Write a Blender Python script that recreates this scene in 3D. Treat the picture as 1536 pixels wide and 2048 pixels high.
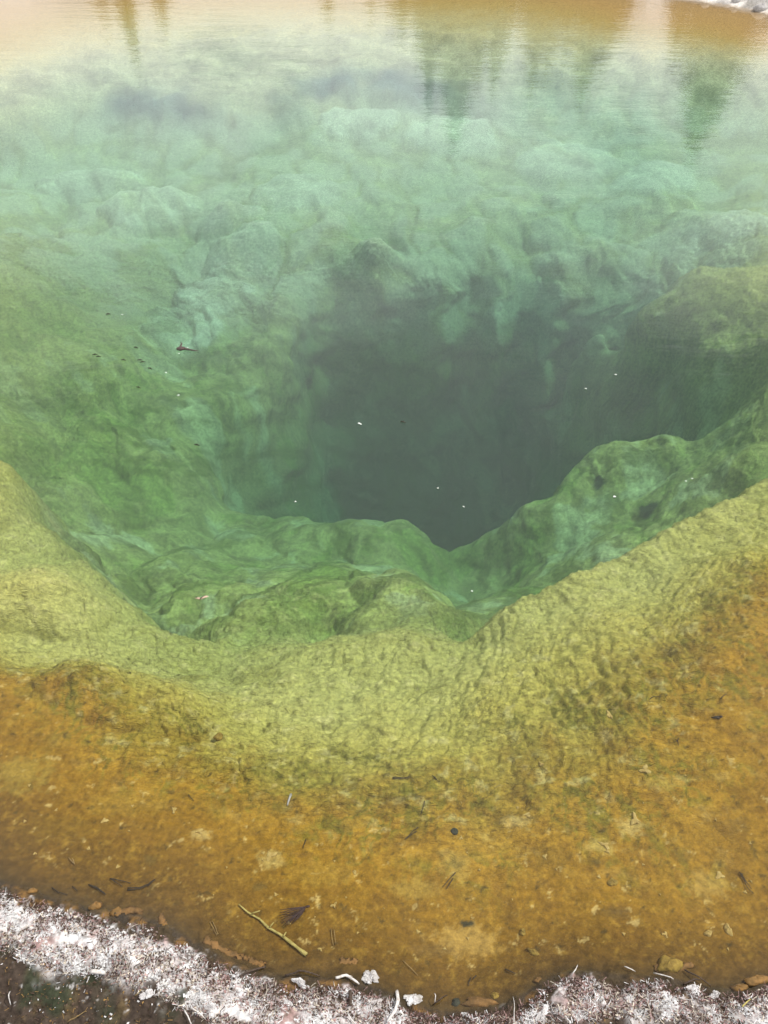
import bpy, math, random
import numpy as np
from mathutils import Vector, Matrix

random.seed(7)
rng = np.random.default_rng(11)
S = bpy.context.scene
COL = S.collection
for o in list(bpy.data.objects):
    bpy.data.objects.remove(o)

# ------------------------------------------------------------------ camera
CAM_H = 2.0
PITCH = math.radians(45.0)
FPX = 1538.0
cd = bpy.data.cameras.new('camera')
cam = bpy.data.objects.new('camera', cd)
COL.objects.link(cam)
cam.location = (0, 0, CAM_H)
cam.rotation_euler = (math.pi / 2 - PITCH, 0, 0)
cd.sensor_fit = 'VERTICAL'
cd.sensor_height = 24.0
cd.lens = 24.0 * FPX / 2048.0
cd.clip_start = 0.05
cd.clip_end = 3000
S.camera = cam

# ------------------------------------------------------------------ sky and sun
SUN_EL, SUN_AZ = math.radians(56), math.radians(68)      # azimuth from +Y towards +X
sun_dir = Vector((math.sin(SUN_AZ) * math.cos(SUN_EL), math.cos(SUN_AZ) * math.cos(SUN_EL), math.sin(SUN_EL)))
W = bpy.data.worlds.new('World')
S.world = W
W.use_nodes = True
nt = W.node_tree
nt.nodes.clear()


def N(tree, kind, **kw):
    n = tree.nodes.new(kind)
    for k, v in kw.items():
        if k == 'inp':
            for a, b in v.items():
                n.inputs[a].default_value = b
        else:
            setattr(n, k, v)
    return n


def L(tree, a, b):
    tree.links.new(a, b)


def ramp(tree, stops, interp='LINEAR'):
    n = tree.nodes.new('ShaderNodeValToRGB')
    n.color_ramp.interpolation = interp
    el = n.color_ramp.elements
    while len(el) < len(stops):
        el.new(0.5)
    for e, (p, c) in zip(el, stops):
        e.position = p
        e.color = (c, c, c, 1) if isinstance(c, (int, float)) else (*c, 1)
    return n


sky = N(nt, 'ShaderNodeTexSky', sky_type='NISHITA', sun_disc=False, sun_elevation=SUN_EL, sun_rotation=SUN_AZ)
b1 = N(nt, 'ShaderNodeBackground', inp={'Strength': 0.11})
L(nt, sky.outputs[0], b1.inputs['Color'])
b2 = N(nt, 'ShaderNodeBackground', inp={'Color': (0.93, 0.93, 0.97, 1), 'Strength': 1.65})
tc = N(nt, 'ShaderNodeTexCoord')
sep = N(nt, 'ShaderNodeSeparateXYZ')
L(nt, tc.outputs['Generated'], sep.inputs[0])
zz = N(nt, 'ShaderNodeMath', operation='MAXIMUM', inp={1: 0.0})
L(nt, sep.outputs[2], zz.inputs[0])
za = N(nt, 'ShaderNodeMath', operation='ADD', inp={1: 0.22})
L(nt, zz.outputs[0], za.inputs[0])
dv = N(nt, 'ShaderNodeVectorMath', operation='DIVIDE')
cmb = N(nt, 'ShaderNodeCombineXYZ')
for k in range(3):
    L(nt, za.outputs[0], cmb.inputs[k])
L(nt, tc.outputs['Generated'], dv.inputs[0])
L(nt, cmb.outputs[0], dv.inputs[1])
flat = N(nt, 'ShaderNodeVectorMath', operation='MULTIPLY', inp={1: (1, 1, 0.0)})
L(nt, dv.outputs[0], flat.inputs[0])
cn = N(nt, 'ShaderNodeTexNoise', inp={'Scale': 1.7, 'Detail': 7.0, 'Roughness': 0.55, 'Distortion': 0.3})
L(nt, flat.outputs[0], cn.inputs['Vector'])
cr = ramp(nt, [(0.36, 0.0), (0.52, 1.0)])
L(nt, cn.outputs[0], cr.inputs[0])
mx = N(nt, 'ShaderNodeMixShader')
L(nt, cr.outputs[0], mx.inputs[0])
L(nt, b1.outputs[0], mx.inputs[1])
L(nt, b2.outputs[0], mx.inputs[2])
wo = N(nt, 'ShaderNodeOutputWorld')
L(nt, mx.outputs[0], wo.inputs[0])

sl = bpy.data.lights.new('sun', 'SUN')
sl.energy = 3.3
sl.angle = math.radians(0.55)
sl.color = (1.0, 0.95, 0.88)
so = bpy.data.objects.new('sun', sl)
COL.objects.link(so)
so.rotation_euler = (-sun_dir).to_track_quat('-Z', 'Y').to_euler()

vs = S.view_settings
vs.view_transform = 'Standard'
vs.look = 'None'
vs.exposure = 0.0
vs.gamma = 1.0
vs.use_curve_mapping = False
S.render.engine = 'CYCLES'
S.cycles.max_bounces = 6
S.cycles.diffuse_bounces = 2
S.cycles.glossy_bounces = 2
S.cycles.transparent_max_bounces = 8
S.cycles.volume_bounces = 1
S.cycles.use_denoising = True

# ------------------------------------------------------------------ maths helpers
FW = np.array([0, math.cos(PITCH), -math.sin(PITCH)])
UP = np.array([0, math.sin(PITCH), math.cos(PITCH)])
RT = np.array([1.0, 0, 0])


def ray(u, v):
    return FW * FPX + RT * (u - 768.0) + UP * (1024.0 - v)


def P(u, v, z=0.0):
    d = ray(u, v)
    t = (z - CAM_H) / d[2]
    return np.array([d[0] * t, d[1] * t, z])


def _hash(ix, iy, seed):
    h = (ix.astype(np.int64) * 374761393 + iy.astype(np.int64) * 668265263 + seed * 1442695041) & 0xFFFFFFFF
    h = ((h ^ (h >> 13)) * 1274126177) & 0xFFFFFFFF
    h = (h ^ (h >> 16)) & 0xFFFFFFFF
    return h


def perlin(x, y, seed=0):
    ix = np.floor(x); iy = np.floor(y)
    fx = x - ix; fy = y - iy
    ux = fx * fx * fx * (fx * (fx * 6 - 15) + 10)
    uy = fy * fy * fy * (fy * (fy * 6 - 15) + 10)

    def g(a, b):
        ang = _hash(ix + a, iy + b, seed) * (2 * math.pi / 4294967296.0)
        return np.cos(ang) * (fx - a) + np.sin(ang) * (fy - b)
    n0 = g(0, 0) * (1 - ux) + g(1, 0) * ux
    n1 = g(0, 1) * (1 - ux) + g(1, 1) * ux
    return (n0 * (1 - uy) + n1 * uy) * 1.45


def fbm(x, y, seed=0, oct=4, gain=0.5):
    s = np.zeros_like(x); a = 1.0; f = 1.0
    for k in range(oct):
        s += a * perlin(x * f + 17.3 * k, y * f - 9.1 * k, seed + k)
        a *= gain; f *= 2.03
    return s


def ridged(x, y, seed=0, oct=3, gain=0.5):
    s = np.zeros_like(x); a = 1.0; f = 1.0
    for k in range(oct):
        s += a * (1 - np.abs(perlin(x * f + 7.3 * k, y * f + 3.1 * k, seed + k)) * 2.0)
        a *= gain; f *= 2.1
    return s


def worley(x, y, seed=0):
    ix = np.floor(x); iy = np.floor(y)
    best = np.full_like(x, 9.0); second = np.full_like(x, 9.0)
    for a in (-1, 0, 1):
        for b in (-1, 0, 1):
            h = _hash(ix + a, iy + b, seed); h2 = _hash(ix + a, iy + b, seed + 77)
            px = ix + a + (h / 4294967296.0); py = iy + b + (h2 / 4294967296.0)
            d = (x - px) ** 2 + (y - py) ** 2
            second = np.minimum(second, np.maximum(best, d))
            best = np.minimum(best, d)
    return np.sqrt(best), np.sqrt(second)


def sstep(a, b, x):
    t = np.clip((x - a) / (b - a), 0, 1)
    return t * t * (3 - 2 * t)


# ------------------------------------------------------------------ the terrain's shape
NEAR = []        # control points of the near shelf up to its lip, in world coordinates
DEEP = []        # control points of everything beyond and below the lip
LIP = []         # the lip itself
CUR = NEAR


def cp(*pts):
    for u, v, z in pts:
        CUR.append(P(u, v, z))


def crest(pts, back, zdrop, lip=True):
    """a lip; what lies behind it falls away"""
    for u, v, z in pts:
        p = P(u, v, z)
        d = np.array([p[0], p[1], 0.0]); d /= np.linalg.norm(d)
        q = p + d * back; q[2] = zdrop
        if lip:
            LIP.append((p[0], p[1], back)); NEAR.append(p)
            e = p + d * .30; e[2] = p[2] - .03
            NEAR.append(e)
            DEEP.append(q)
        else:
            DEEP.append(p); DEEP.append(q)


shore_px = [(-250, 1720), (-100, 1752), (0, 1772), (60, 1795), (130, 1815), (200, 1832), (280, 1842), (340, 1868), (400, 1905), (470, 1938), (540, 1958),
            (610, 1965), (690, 1968), (760, 1985), (800, 2008), (850, 2026), (910, 2030), (980, 2026), (1040, 2006), (1085, 1975),
            (1130, 1950), (1200, 1950), (1270, 1962), (1340, 1962), (1400, 1975), (1440, 1990), (1490, 1984), (1536, 1965), (1640, 1950), (1800, 1940)]
cp(*[(u, v, 0.0) for u, v in shore_px])
cp(*[(u, v + 36, 0.03) for u, v in shore_px])
cp((0, 1880, .055), (200, 1905, .05), (400, 1985, .05), (600, 2040, .05), (1250, 2030, .05), (1500, 2060, .05), (0, 1990, .04), (200, 2020, .04),
   (0, 2250, .06), (768, 2250, .06), (1536, 2250, .06), (-300, 2000, .06), (1900, 2000, .06))
# shelf of orange mats
cp((0, 1680, -.03), (200, 1740, -.04), (400, 1800, -.04), (600, 1880, -.045), (768, 1900, -.05), (930, 1940, -.05), (1150, 1880, -.05), (1350, 1890, -.05), (1536, 1890, -.05))
cp((0, 1560, -.06), (400, 1620, -.09), (768, 1680, -.11), (1150, 1680, -.11), (1536, 1650, -.09))
cp((0, 1450, -.09), (250, 1480, -.14), (500, 1500, -.2), (768, 1510, -.22), (1100, 1470, -.18), (1400, 1420, -.12), (1536, 1350, -.10))
cp((-200, 1500, -.06), (-200, 1300, -.1), (1750, 1500, -.08), (1750, 1150, -.18))
# left bulge and the yellow rim
cp((0, 1350, -.12), (200, 1360, -.17), (350, 1395, -.22), (450, 1430, -.26))
cp((60, 1325, -.26), (250, 1340, -.33), (420, 1372, -.37))
cp((500, 1385, -.33), (600, 1440, -.28), (700, 1430, -.29), (900, 1410, -.26), (1050, 1360, -.23), (1200, 1310, -.20), (1400, 1210, -.18), (1536, 1140, -.15), (1300, 1170, -.30), (1450, 1090, -.27))
crest([(440, 1338, -.42), (520, 1330, -.40), (600, 1318, -.38), (700, 1302, -.36), (800, 1293, -.36), (880, 1296, -.37)], .32, -.62)
crest([(930, 1292, -.37), (960, 1262, -.35),
       (1050, 1208, -.33), (1170, 1155, -.32), (1290, 1088, -.31), (1400, 1035, -.30), (1470, 1000, -.30), (1536, 965, -.30), (1600, 935, -.30), (1680, 900, -.32)], .17, -.78)
# left lobes
cp((0, 1190, -.30), (90, 1185, -.30), (170, 1205, -.32), (0, 1270, -.27), (150, 1290, -.31), (230, 1250, -.38), (300, 1300, -.40), (370, 1320, -.46))
cp((0, 975, -.34), (0, 1040, -.33), (40, 1070, -.36), (0, 1110, -.36), (90, 1120, -.42))
crest([(20, 968, -.36), (70, 1040, -.4), (125, 1130, -.46), (215, 1195, -.4), (290, 1255, -.42), (395, 1310, -.44)], .2, -.85)
cp((-250, 1100, -.25), (-250, 900, -.3))
# near ledge in the middle
CUR = DEEP
cp((650, 1285, -.72), (800, 1270, -.78), (520, 1300, -.70), (650, 1210, -.93), (520, 1180, -1.0), (800, 1190, -1.02), (650, 1120, -1.32), (400, 1210, -.92), (300, 1160, -.95),
   (300, 1060, -1.2), (450, 1060, -1.38), (860, 1240, -.95), (500, 1110, -1.25))
cp((930, 1225, -1.28), (900, 1165, -1.45), (960, 1150, -1.5), (1000, 1200, -1.15))
crest([(560, 1040, -1.55), (600, 1068, -1.6), (680, 1070, -1.62), (750, 1068, -1.65), (820, 1082, -1.65), (880, 1102, -1.68), (930, 1112, -1.7), (1000, 1052, -1.5),
       (1100, 988, -1.35), (1170, 932, -1.25), (1240, 912, -1.15), (1310, 895, -1.1)], .28, -2.9, False)
# right ledge
cp((1150, 1130, -1.08), (1050, 1110, -1.3), (1200, 1000, -1.12), (1300, 1040, -.95), (1300, 960, -1.05), (1400, 985, -.82), (1420, 920, -.9), (1500, 930, -.65))
# right wall of the throat and right shelf
cp((1330, 800, -1.15), (1330, 700, -.93), (1330, 600, -.82), (1400, 760, -.88), (1450, 850, -.85), (1450, 700, -.72), (1450, 550, -.66), (1536, 850, -.58), (1536, 700, -.52), (1536, 500, -.5),
   (1450, 400, -.65), (1536, 300, -.55), (1750, 700, -.3), (1750, 400, -.3), (1800, 850, -.42))
cp((1210, 850, -1.98), (1210, 750, -1.47), (1200, 650, -1.08), (1200, 550, -.92), (1200, 450, -.78), (1200, 350, -.68), (1100, 850, -2.15), (1100, 750, -1.63), (1100, 650, -1.22), (1100, 550, -.92), (1270, 850, -1.52), (1270, 750, -1.14), (1270, 650, -.92))
# the dark vent
cp((900, 1030, -3.2), (750, 1005, -3.0), (800, 950, -2.7), (1000, 950, -2.75), (1000, 1010, -3.1), (1000, 850, -2.2), (900, 850, -2.2), (900, 750, -1.68), (1000, 750, -1.68), (1000, 670, -1.28), (900, 660, -1.25), (1000, 610, -1.03), (900, 610, -1.05),
   (850, 560, -.96), (900, 480, -.85), (1050, 500, -.86), (1000, 400, -.74))
cp((760, 860, -2.2), (760, 760, -1.7), (760, 680, -1.3), (760, 600, -1.02), (760, 500, -.88), (700, 910, -2.4), (650, 980, -2.6), (620, 850, -1.85), (600, 750, -1.3), (600, 650, -1.05), (600, 550, -.9), (600, 430, -.72), (600, 330, -.6), (780, 380, -.7))
# left wall
cp((540, 980, -1.75), (510, 900, -1.5), (495, 820, -1.28), (490, 740, -1.12), (520, 650, -1.02))
cp((100, 1000, -.85), (200, 1100, -1.0), (200, 950, -1.0), (300, 900, -1.12), (400, 950, -1.3), (400, 850, -1.2), (400, 750, -1.13), (400, 650, -1.08), (300, 750, -1.0), (200, 750, -.85),
   (100, 850, -.82), (0, 800, -.66), (0, 900, -.62), (80, 700, -.75), (0, 700, -.62), (0, 600, -.55), (60, 520, -.62), (150, 600, -.78), (300, 600, -.9), (400, 560, -.93), (500, 560, -.92))
cp((-250, 700, -.42), (-250, 500, -.42), (-250, 330, -.5))
cp((0, 450, -.60), (100, 450, -.68), (250, 420, -.73), (350, 440, -.8), (390, 500, -.88), (200, 350, -.70), (330, 360, -.70), (470, 450, -.74), (500, 520, -.84))
# far slope
cp((0, 380, -.68), (0, 330, -.62), (100, 320, -.62), (190, 270, -.54), (300, 270, -.53), (400, 268, -.52), (550, 265, -.51), (720, 222, -.45), (900, 250, -.5))
cp((0, 250, -.36), (90, 222, -.35), (190, 187, -.33), (300, 200, -.34), (400, 205, -.34), (550, 200, -.33), (720, 163, -.3), (900, 193, -.34), (1100, 200, -.42), (1300, 200, -.42), (1400, 260, -.5))
cp((1100, 300, -.62), (1300, 300, -.60), (1000, 310, -.62), (800, 300, -.60), (700, 300, -.60), (900, 350, -.68))
cp((450, 140, -.27), (250, 140, -.25), (700, 120, -.25), (900, 140, -.27), (100, 170, -.26), (1100, 150, -.28))
cp((0, 120, -.13), (200, 100, -.17), (500, 80, -.2), (800, 80, -.2), (1100, 110, -.21), (1300, 120, -.2), (1536, 180, -.27))
cp((0, 20, -.05), (300, 0, -.06), (700, -10, -.05), (1050, -10, -.05), (1300, 40, -.05), (1500, 75, -.06))
for u, v in [(-300, -60), (0, -55), (300, -50), (700, -50), (1000, -40), (1200, -22), (1300, -12), (1380, 0), (1460, 12), (1536, 28), (1650, 60), (1800, 110)]:
    p = P(u, v, 0.0); DEEP.append(p)
    DEEP.append(p + np.array([0, .5, .10])); DEEP.append(p + np.array([0, 1.3, .16]))
for x, y, z in [(-4.6, 2.5, .05), (-4.9, 4.5, .05), (-5.4, 7, .05), (-5.8, 9, .06), (5.0, 2.5, .05), (4.9, 4.5, .05), (5.2, 6.5, .05), (5.6, 8.5, .06), (-3.6, .6, .05), (3.6, .6, .05),
                (-6.5, 5, .15), (6.5, 5, .15), (-1.5, -.8, .08), (1.5, -.8, .08), (-4, 0, .1), (4, 0, .1)]:
    NEAR.append(np.array([x, y, z])); DEEP.append(np.array([x, y, z]))
RB_C = 0.10


def rbf(pts, reg):
    pts = np.array(pts)
    # near-duplicates would fight each other
    keep = []
    for k in range(len(pts)):
        if all((pts[k, 0] - pts[m, 0]) ** 2 + (pts[k, 1] - pts[m, 1]) ** 2 > .0016 for m in keep): keep.append(k)
    pts = pts[keep]
    d = np.sqrt((pts[:, None, 0] - pts[None, :, 0]) ** 2 + (pts[:, None, 1] - pts[None, :, 1]) ** 2 + RB_C ** 2)
    n = len(pts)
    A = np.zeros((n + 3, n + 3))
    A[:n, :n] = -d + np.eye(n) * reg
    A[:n, n] = 1; A[:n, n + 1:] = pts[:, :2]; A[n:, :n] = A[:n, n:].T
    b = np.zeros(n + 3); b[:n] = pts[:, 2]
    w = np.linalg.solve(A, b)

    def f(xs, ys):
        out = np.empty_like(xs)
        for a in range(0, len(xs), 20000):
            X = xs[a:a + 20000, None]; Y = ys[a:a + 20000, None]
            dd_ = np.sqrt((X - pts[None, :, 0]) ** 2 + (Y - pts[None, :, 1]) ** 2 + RB_C ** 2)
            out[a:a + 20000] = -(dd_ @ w[:n]) + w[n] + X[:, 0] * w[n + 1] + Y[:, 0] * w[n + 2]
        return out
    return f


near_f = rbf(NEAR, .006)
deep_f = rbf(DEEP, .015)
LIP = np.array(sorted(LIP))
lx = np.concatenate([[-5.0], LIP[:, 0], [5.0]]); ly = np.concatenate([[LIP[0, 1] + 2.2], LIP[:, 1], [LIP[-1, 1] + 2.2]]); lb = np.concatenate([[.2], LIP[:, 2], [.2]])


def base_z(x, y):
    xs = x.ravel(); ys = y.ravel()
    xq = xs + .05 * fbm(xs * 5, ys * 5, 501, 5, .6)
    yc = np.interp(xq, lx, ly); bk = np.interp(xq, lx, lb)
    sl = np.interp(xq + .05, lx, ly) - np.interp(xq - .05, lx, ly)
    d = (ys - yc) / np.sqrt(1 + (sl / .1) ** 2)
    w = np.clip(d / bk, 0, 1); w = w * w * (3 - 2 * w)
    a = near_f(xs, ys); b = deep_f(xs, ys)
    out = a * (1 - w) + np.minimum(b, a + .05) * w
    far_ = d > 1.0
    out[far_] = b[far_] * 1.0
    return out.reshape(x.shape)


# grid: dense where the pool is looked at, growing coarse towards the horizon
NV, NS = 800, 780
vv = np.linspace(-70, 2200, NV)
ydense = np.array([P(768, v, -0.45)[1] for v in vv])[::-1]
ydense = np.concatenate([np.linspace(-1.5, ydense[0], 14)[:-1], ydense])
yfar = ydense[-1] + np.array([.2, .5, 1, 1.8, 3, 5, 8, 12, 18, 27, 40, 60, 90, 140, 220, 350, 600, 1000])
yback = -1.5 - np.array([1000, 500, 250, 120, 60, 30, 15, 8, 4, 2, 1, .4])
YS = np.unique(np.concatenate([yback, ydense, yfar, np.linspace(4.95, 5.5, 90), np.linspace(3.35, 3.75, 30)]))
sden = np.linspace(-1, 1, NS)
xfar = np.array([.1, .25, .5, .9, 1.4, 2.0, 2.8, 4, 6, 9, 14, 22, 35, 55, 90, 150, 260, 450, 1000])


def halfw(y):
    return 0.74 * (0.7071 * np.clip(y, 0.2, 11.5) + 1.75)


HW = halfw(YS)
XS = np.concatenate([-(HW[:, None] + xfar[None, ::-1]), HW[:, None] * sden[None, :], HW[:, None] + xfar[None, :]], axis=1)
GX = XS
GY = np.repeat(YS[:, None], XS.shape[1], 1)
near_pool = (np.abs(GX) < 9) & (GY > -2.5) & (GY < 14)
Z = np.full(GX.shape, 0.22)
Z[near_pool] = base_z(GX[near_pool], GY[near_pool])
ell = np.sqrt((GX / 6.0) ** 2 + ((GY - 6.0) / 6.8) ** 2)
ew = sstep(1.12, 1.35, ell)
Z = Z * (1 - ew) + ew * (0.22 + 0.05 * fbm(GX * .25, GY * .25, 5, 3))
_lp = P(1255, 925, -1.1)
Z -= .05 * np.exp(-((GX - _lp[0]) ** 2 + (GY - _lp[1]) ** 2) / .12)
Z0 = Z.copy()
depth = np.clip(-Z0, 0, 5)
below = sstep(0.0, 0.10, depth)
# pillows and lumps of the deeper mats
wx = GX + .18 * fbm(GX * 1.6, GY * 1.6, 21, 3); wy = GY + .18 * fbm(GX * 1.6, GY * 1.6, 31, 3)
w1, w2 = worley(wx * 1.55, wy * 1.45, 3)
pil = 1 - np.clip(w1 / .72, 0, 1) ** 2
w1b, w2b = worley(wx * 4.3 + 5, wy * 3.9, 9)
pil2 = 1 - np.clip(w1b / .75, 0, 1) ** 2
LP = P(1255, 925, -1.1)
LQ = np.exp(-((GX - LP[0]) ** 2 + (GY - LP[1]) ** 2) / .30)
dm = (1 - .8 * LQ) * sstep(.36, .8, depth) * (.25 + .75 * sstep(7.2, 6.2, GY))
Z += dm * (0.10 * (pil - .55) + 0.045 * (pil2 - .5)) * sstep(3.2, 1.2, depth)
Z += dm * .07 * fbm(GX * 1.1, GY * 1.1, 44, 4)
Z += dm * (.007 * ridged(wx * 6, wy * 6, 91, 3, .5) + .004 * fbm(GX * 17, GY * 17, 93, 3, .5))
# named lobes: big rounded cushions that stand out of the slope
LOBES = [(300, 410, -.66, .40, .30, .16, .3), (180, 365, -.66, .50, .24, .11, .1), (462, 447, -.75, .26, .20, .10, .2), (480, 520, -.85, .34, .24, .11, .4), (420, 580, -.9, .36, .22, .09, .3),
         (350, 640, -.95, .30, .26, .08, .1), (90, 1245, -.42, .30, .20, .13, -.25), (0, 1060, -.50, .20, .30, .16, -.2), (250, 1420, -.30, .30, .14, .05, -.2), (600, 1220, -.95, .36, .34, .10, .2), (430, 1205, -.95, .22, .2, .08, .0), (790, 1210, -1.0, .26, .30, .10, -.2),
         (320, 930, -1.15, .22, .3, .10, .2), (430, 920, -1.35, .22, .3, .10, .0), (200, 850, -.9, .24, .4, .09, .1), (600, 430, -.85, .4, .3, .08, .2), (1130, 340, -.7, .5, .35, .07, .1), (1300, 380, -.75, .4, .3, .07, .4), (900, 310, -.7, .45, .3, .07, 0), (720, 290, -.68, .4, .25, .07, .2), (1440, 470, -.65, .35, .3, .07, 0)]
LOBEW = np.zeros_like(Z)
for (u, v, z, rx, ry, hh, rot) in LOBES:
    p = P(u, v, z)
    X_ = GX - p[0] + .05 * fbm(GX * 4, GY * 4, 401, 2); Y_ = GY - p[1] + .05 * fbm(GX * 4, GY * 4, 405, 2)
    a_ = (X_ * math.cos(rot) + Y_ * math.sin(rot)) / rx; b_ = (-X_ * math.sin(rot) + Y_ * math.cos(rot)) / ry
    bump_ = np.clip(1 - a_ * a_ - b_ * b_, 0, 1) ** .7
    Z += hh * bump_
    LOBEW = np.maximum(LOBEW, bump_)
farm = sstep(6.5, 8.0, GY) * below
Z += farm * (.035 * fbm(GX * 2.2, GY * 3, 14, 5, .6) + .025 * (pil2 - .5)) * sstep(.08, .22, depth)
# wrinkled mats of the rim and the shelf
# the folds run along the slope's contours: 'al' along them, 'acr' across
al = np.arctan2(GX - .2, np.maximum(2.5, GY + .4) - GY) * 1.3 + .03 * fbm(GX * 9, GY * 9, 51, 3)
acr = Z0 * 3.0 + .4 * GY + .035 * fbm(GX * 6, GY * 6, 53, 3) + .012 * fbm(GX * 22, GY * 22, 61, 3)
ax, ay = al, acr
rim = sstep(.075, .17, depth) * sstep(1.5, .55, depth) * sstep(7, 5, GY)
wr = ridged(GX * 9, GY * 12, 71, 4, .62)
cr1 = np.abs(perlin(al * 7, acr * 19, 73)); cr2 = np.abs(perlin(al * 17 + 4, acr * 40, 75)); cr3 = np.abs(perlin(al * 36, acr * 80 + 2, 77))
Z += rim * (.018 * np.minimum(cr1 * 2.2, .7) + .013 * np.minimum(cr2 * 2.0, .7) + .008 * cr3 + .004 * (wr - 1.0))
Z += rim * .028 * fbm(GX * 4.5, GY * 6, 23, 3)
shelf = sstep(.01, .05, depth) * sstep(.26, .12, depth) * sstep(7, 5, GY)
Z += shelf * (.0035 * fbm(GX * 26, GY * 26, 33, 4, .6) + .004 * fbm(GX * 9, GY * 9, 37, 2))
pw1, _ = worley(GX * 13, GY * 13, 55)
Z += shelf * .004 * sstep(.32, .1, pw1) * sstep(-.1, .5, perlin(GX * 5, GY * 5, 8))
# bank crust
bank = sstep(-.008, .004, Z0) * sstep(2.4, 1.8, GY) * sstep(6, 4, np.abs(GX))
crk = fbm(GX * 22, GY * 22, 41, 5, .62)
Z += bank * (.010 * crk + .006 * np.abs(fbm(GX * 70, GY * 70, 47, 3, .6)))
Z += .010 * fbm(GX * 13, GY * 13, 19, 5, .6) * sstep(.05, 0, np.abs(Z0)) * sstep(2.4, 1.8, GY)
# two dark pits in the right ledge and small pock marks
PITS = [(1298, 1016, -.97, .055, .045, .03), (1199, 966, -1.13, .036, .045, .025), (1180, 980, -1.15, .03, .04, .03), (1292, 928, -1.08, .07, .03, .03), (1335, 950, -1.0, .07, .03, .03), (1400, 310, -.6, .1, .1, .0)]
for (u, v, z, rx, ry, dp) in PITS:
    p = P(u, v, z)
    an = np.arctan2(GY - p[1], GX - p[0])
    r = np.sqrt(((GX - p[0]) / rx) ** 2 + ((GY - p[1]) / ry) ** 2) * (1 + .15 * np.sin(3 * an + u) + .1 * np.sin(5 * an))
    Z -= dp * sstep(1.15, .75, r)
# walls: pushed in and out sideways so that they bulge and overhang instead of streaking
dw = sstep(.55, 1.1, -Z) * below * (1 - .7 * LQ)
SHX = dw * (.09 * fbm(GY * 1.9 + 3, Z * 2.3, 301, 3, .4) + .016 * fbm(GX * 5 + Z * 4, GY * 5 + Z * 5, 303, 3))
SHY = dw * (.09 * fbm(GX * 1.9 + 8, Z * 2.3, 305, 3, .4) + .016 * fbm(GX * 5 - Z * 5, GY * 5 + Z * 4, 307, 3))
# land never sinks under the water's level
land = (ell > 1.06) & ((GY > 9) | (np.abs(GX) > 3))
Z = np.where(land, np.maximum(Z, .03), Z)
Z = np.where(GY < .15, np.maximum(Z, .025), Z)


def bed_z(x, y):
    j = np.clip(np.searchsorted(YS, y) - 1, 0, len(YS) - 2)
    ty = (y - YS[j]) / (YS[j + 1] - YS[j])
    o = []
    for jj in (j, j + 1):
        r = XS[jj]
        i = int(np.clip(np.searchsorted(r, x) - 1, 0, len(r) - 2))
        tx = (x - r[i]) / (r[i + 1] - r[i])
        o.append(Z[jj, i] * (1 - tx) + Z[jj, i + 1] * tx)
    return float(o[0] * (1 - ty) + o[1] * ty)


def drop(u, v):
    """where the line of sight through this spot of the photograph first meets the terrain"""
    d = ray(u, v); d = d / np.linalg.norm(d)
    t = 0.5; prev = t
    while t < 20:
        p = np.array([0, 0, CAM_H]) + d * t
        if p[2] < bed_z(p[0], p[1]):
            a, b = prev, t
            for _ in range(14):
                m = (a + b) / 2; p = np.array([0, 0, CAM_H]) + d * m
                if p[2] < bed_z(p[0], p[1]): b = m
                else: a = m
            p = np.array([0, 0, CAM_H]) + d * b
            return np.array([p[0], p[1], bed_z(p[0], p[1])])
        prev = t; t += .03
    return P(u, v, 0)


# ------------------------------------------------------------------ colours of the mats (their own pigments, plus some painted shade)
def mixc(base, col, w):
    return base * (1 - w[..., None]) + np.array(col) * w[..., None]


lo = fbm(GX * 2.2 + Z * .9, GY * 2.2 - Z * 1.3, 101, 4)
mid = fbm(GX * 8, GY * 8, 111, 4, .6)
hi = fbm(GX * 30, GY * 30, 121, 3, .6)
dd = depth + .035 * lo * sstep(.05, .3, depth) + .012 * mid * sstep(.02, .1, depth)
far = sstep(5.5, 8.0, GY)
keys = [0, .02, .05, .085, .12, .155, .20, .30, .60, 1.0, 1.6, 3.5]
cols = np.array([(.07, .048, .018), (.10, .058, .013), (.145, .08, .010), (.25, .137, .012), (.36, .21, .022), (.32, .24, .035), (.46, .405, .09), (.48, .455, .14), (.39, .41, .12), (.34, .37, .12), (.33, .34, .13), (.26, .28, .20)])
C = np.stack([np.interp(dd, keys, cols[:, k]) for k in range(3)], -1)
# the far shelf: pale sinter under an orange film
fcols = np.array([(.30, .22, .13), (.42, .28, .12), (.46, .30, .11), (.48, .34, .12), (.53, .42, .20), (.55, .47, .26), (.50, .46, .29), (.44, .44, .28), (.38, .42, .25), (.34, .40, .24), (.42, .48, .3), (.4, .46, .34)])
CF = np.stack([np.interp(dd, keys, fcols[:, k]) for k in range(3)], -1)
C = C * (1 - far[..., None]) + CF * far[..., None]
deepw = sstep(.45, .8, depth)
C = mixc(C, (.20, .30, .05), deepw * .6 * sstep(.05, .6, lo + .4 * mid) * (1 - .6 * far))
C = mixc(C, (.62, .68, .50), sstep(.25, .45, depth) * .85 * sstep(.05, .5, LOBEW * (1 + .5 * mid)) * (GY > 4.2))
C = mixc(C, (.50, .55, .30), deepw * .65 * sstep(.2, .5, -lo + .5 * fbm(GX * 6 + Z * 4, GY * 6 - Z * 5, 131, 4)))
C = mixc(C, (.22, .21, .03), rim * .4 * sstep(.1, .9, fbm(GX * 3.5, GY * 5, 141, 4) - .1) * (1 - far))
fzone = sstep(.075, .12, dd) * sstep(.30, .17, dd)
fil = np.maximum(sstep(.13, .02, np.abs(perlin(al * 5 + 31, acr * 21 + 9, 153) + .3 * perlin(al * 20, acr * 50, 154))), .85 * sstep(.15, .02, np.abs(perlin(al * 12 + 3, acr * 42 + 5, 157) + .3 * perlin(al * 40, acr * 80, 158))))
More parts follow.
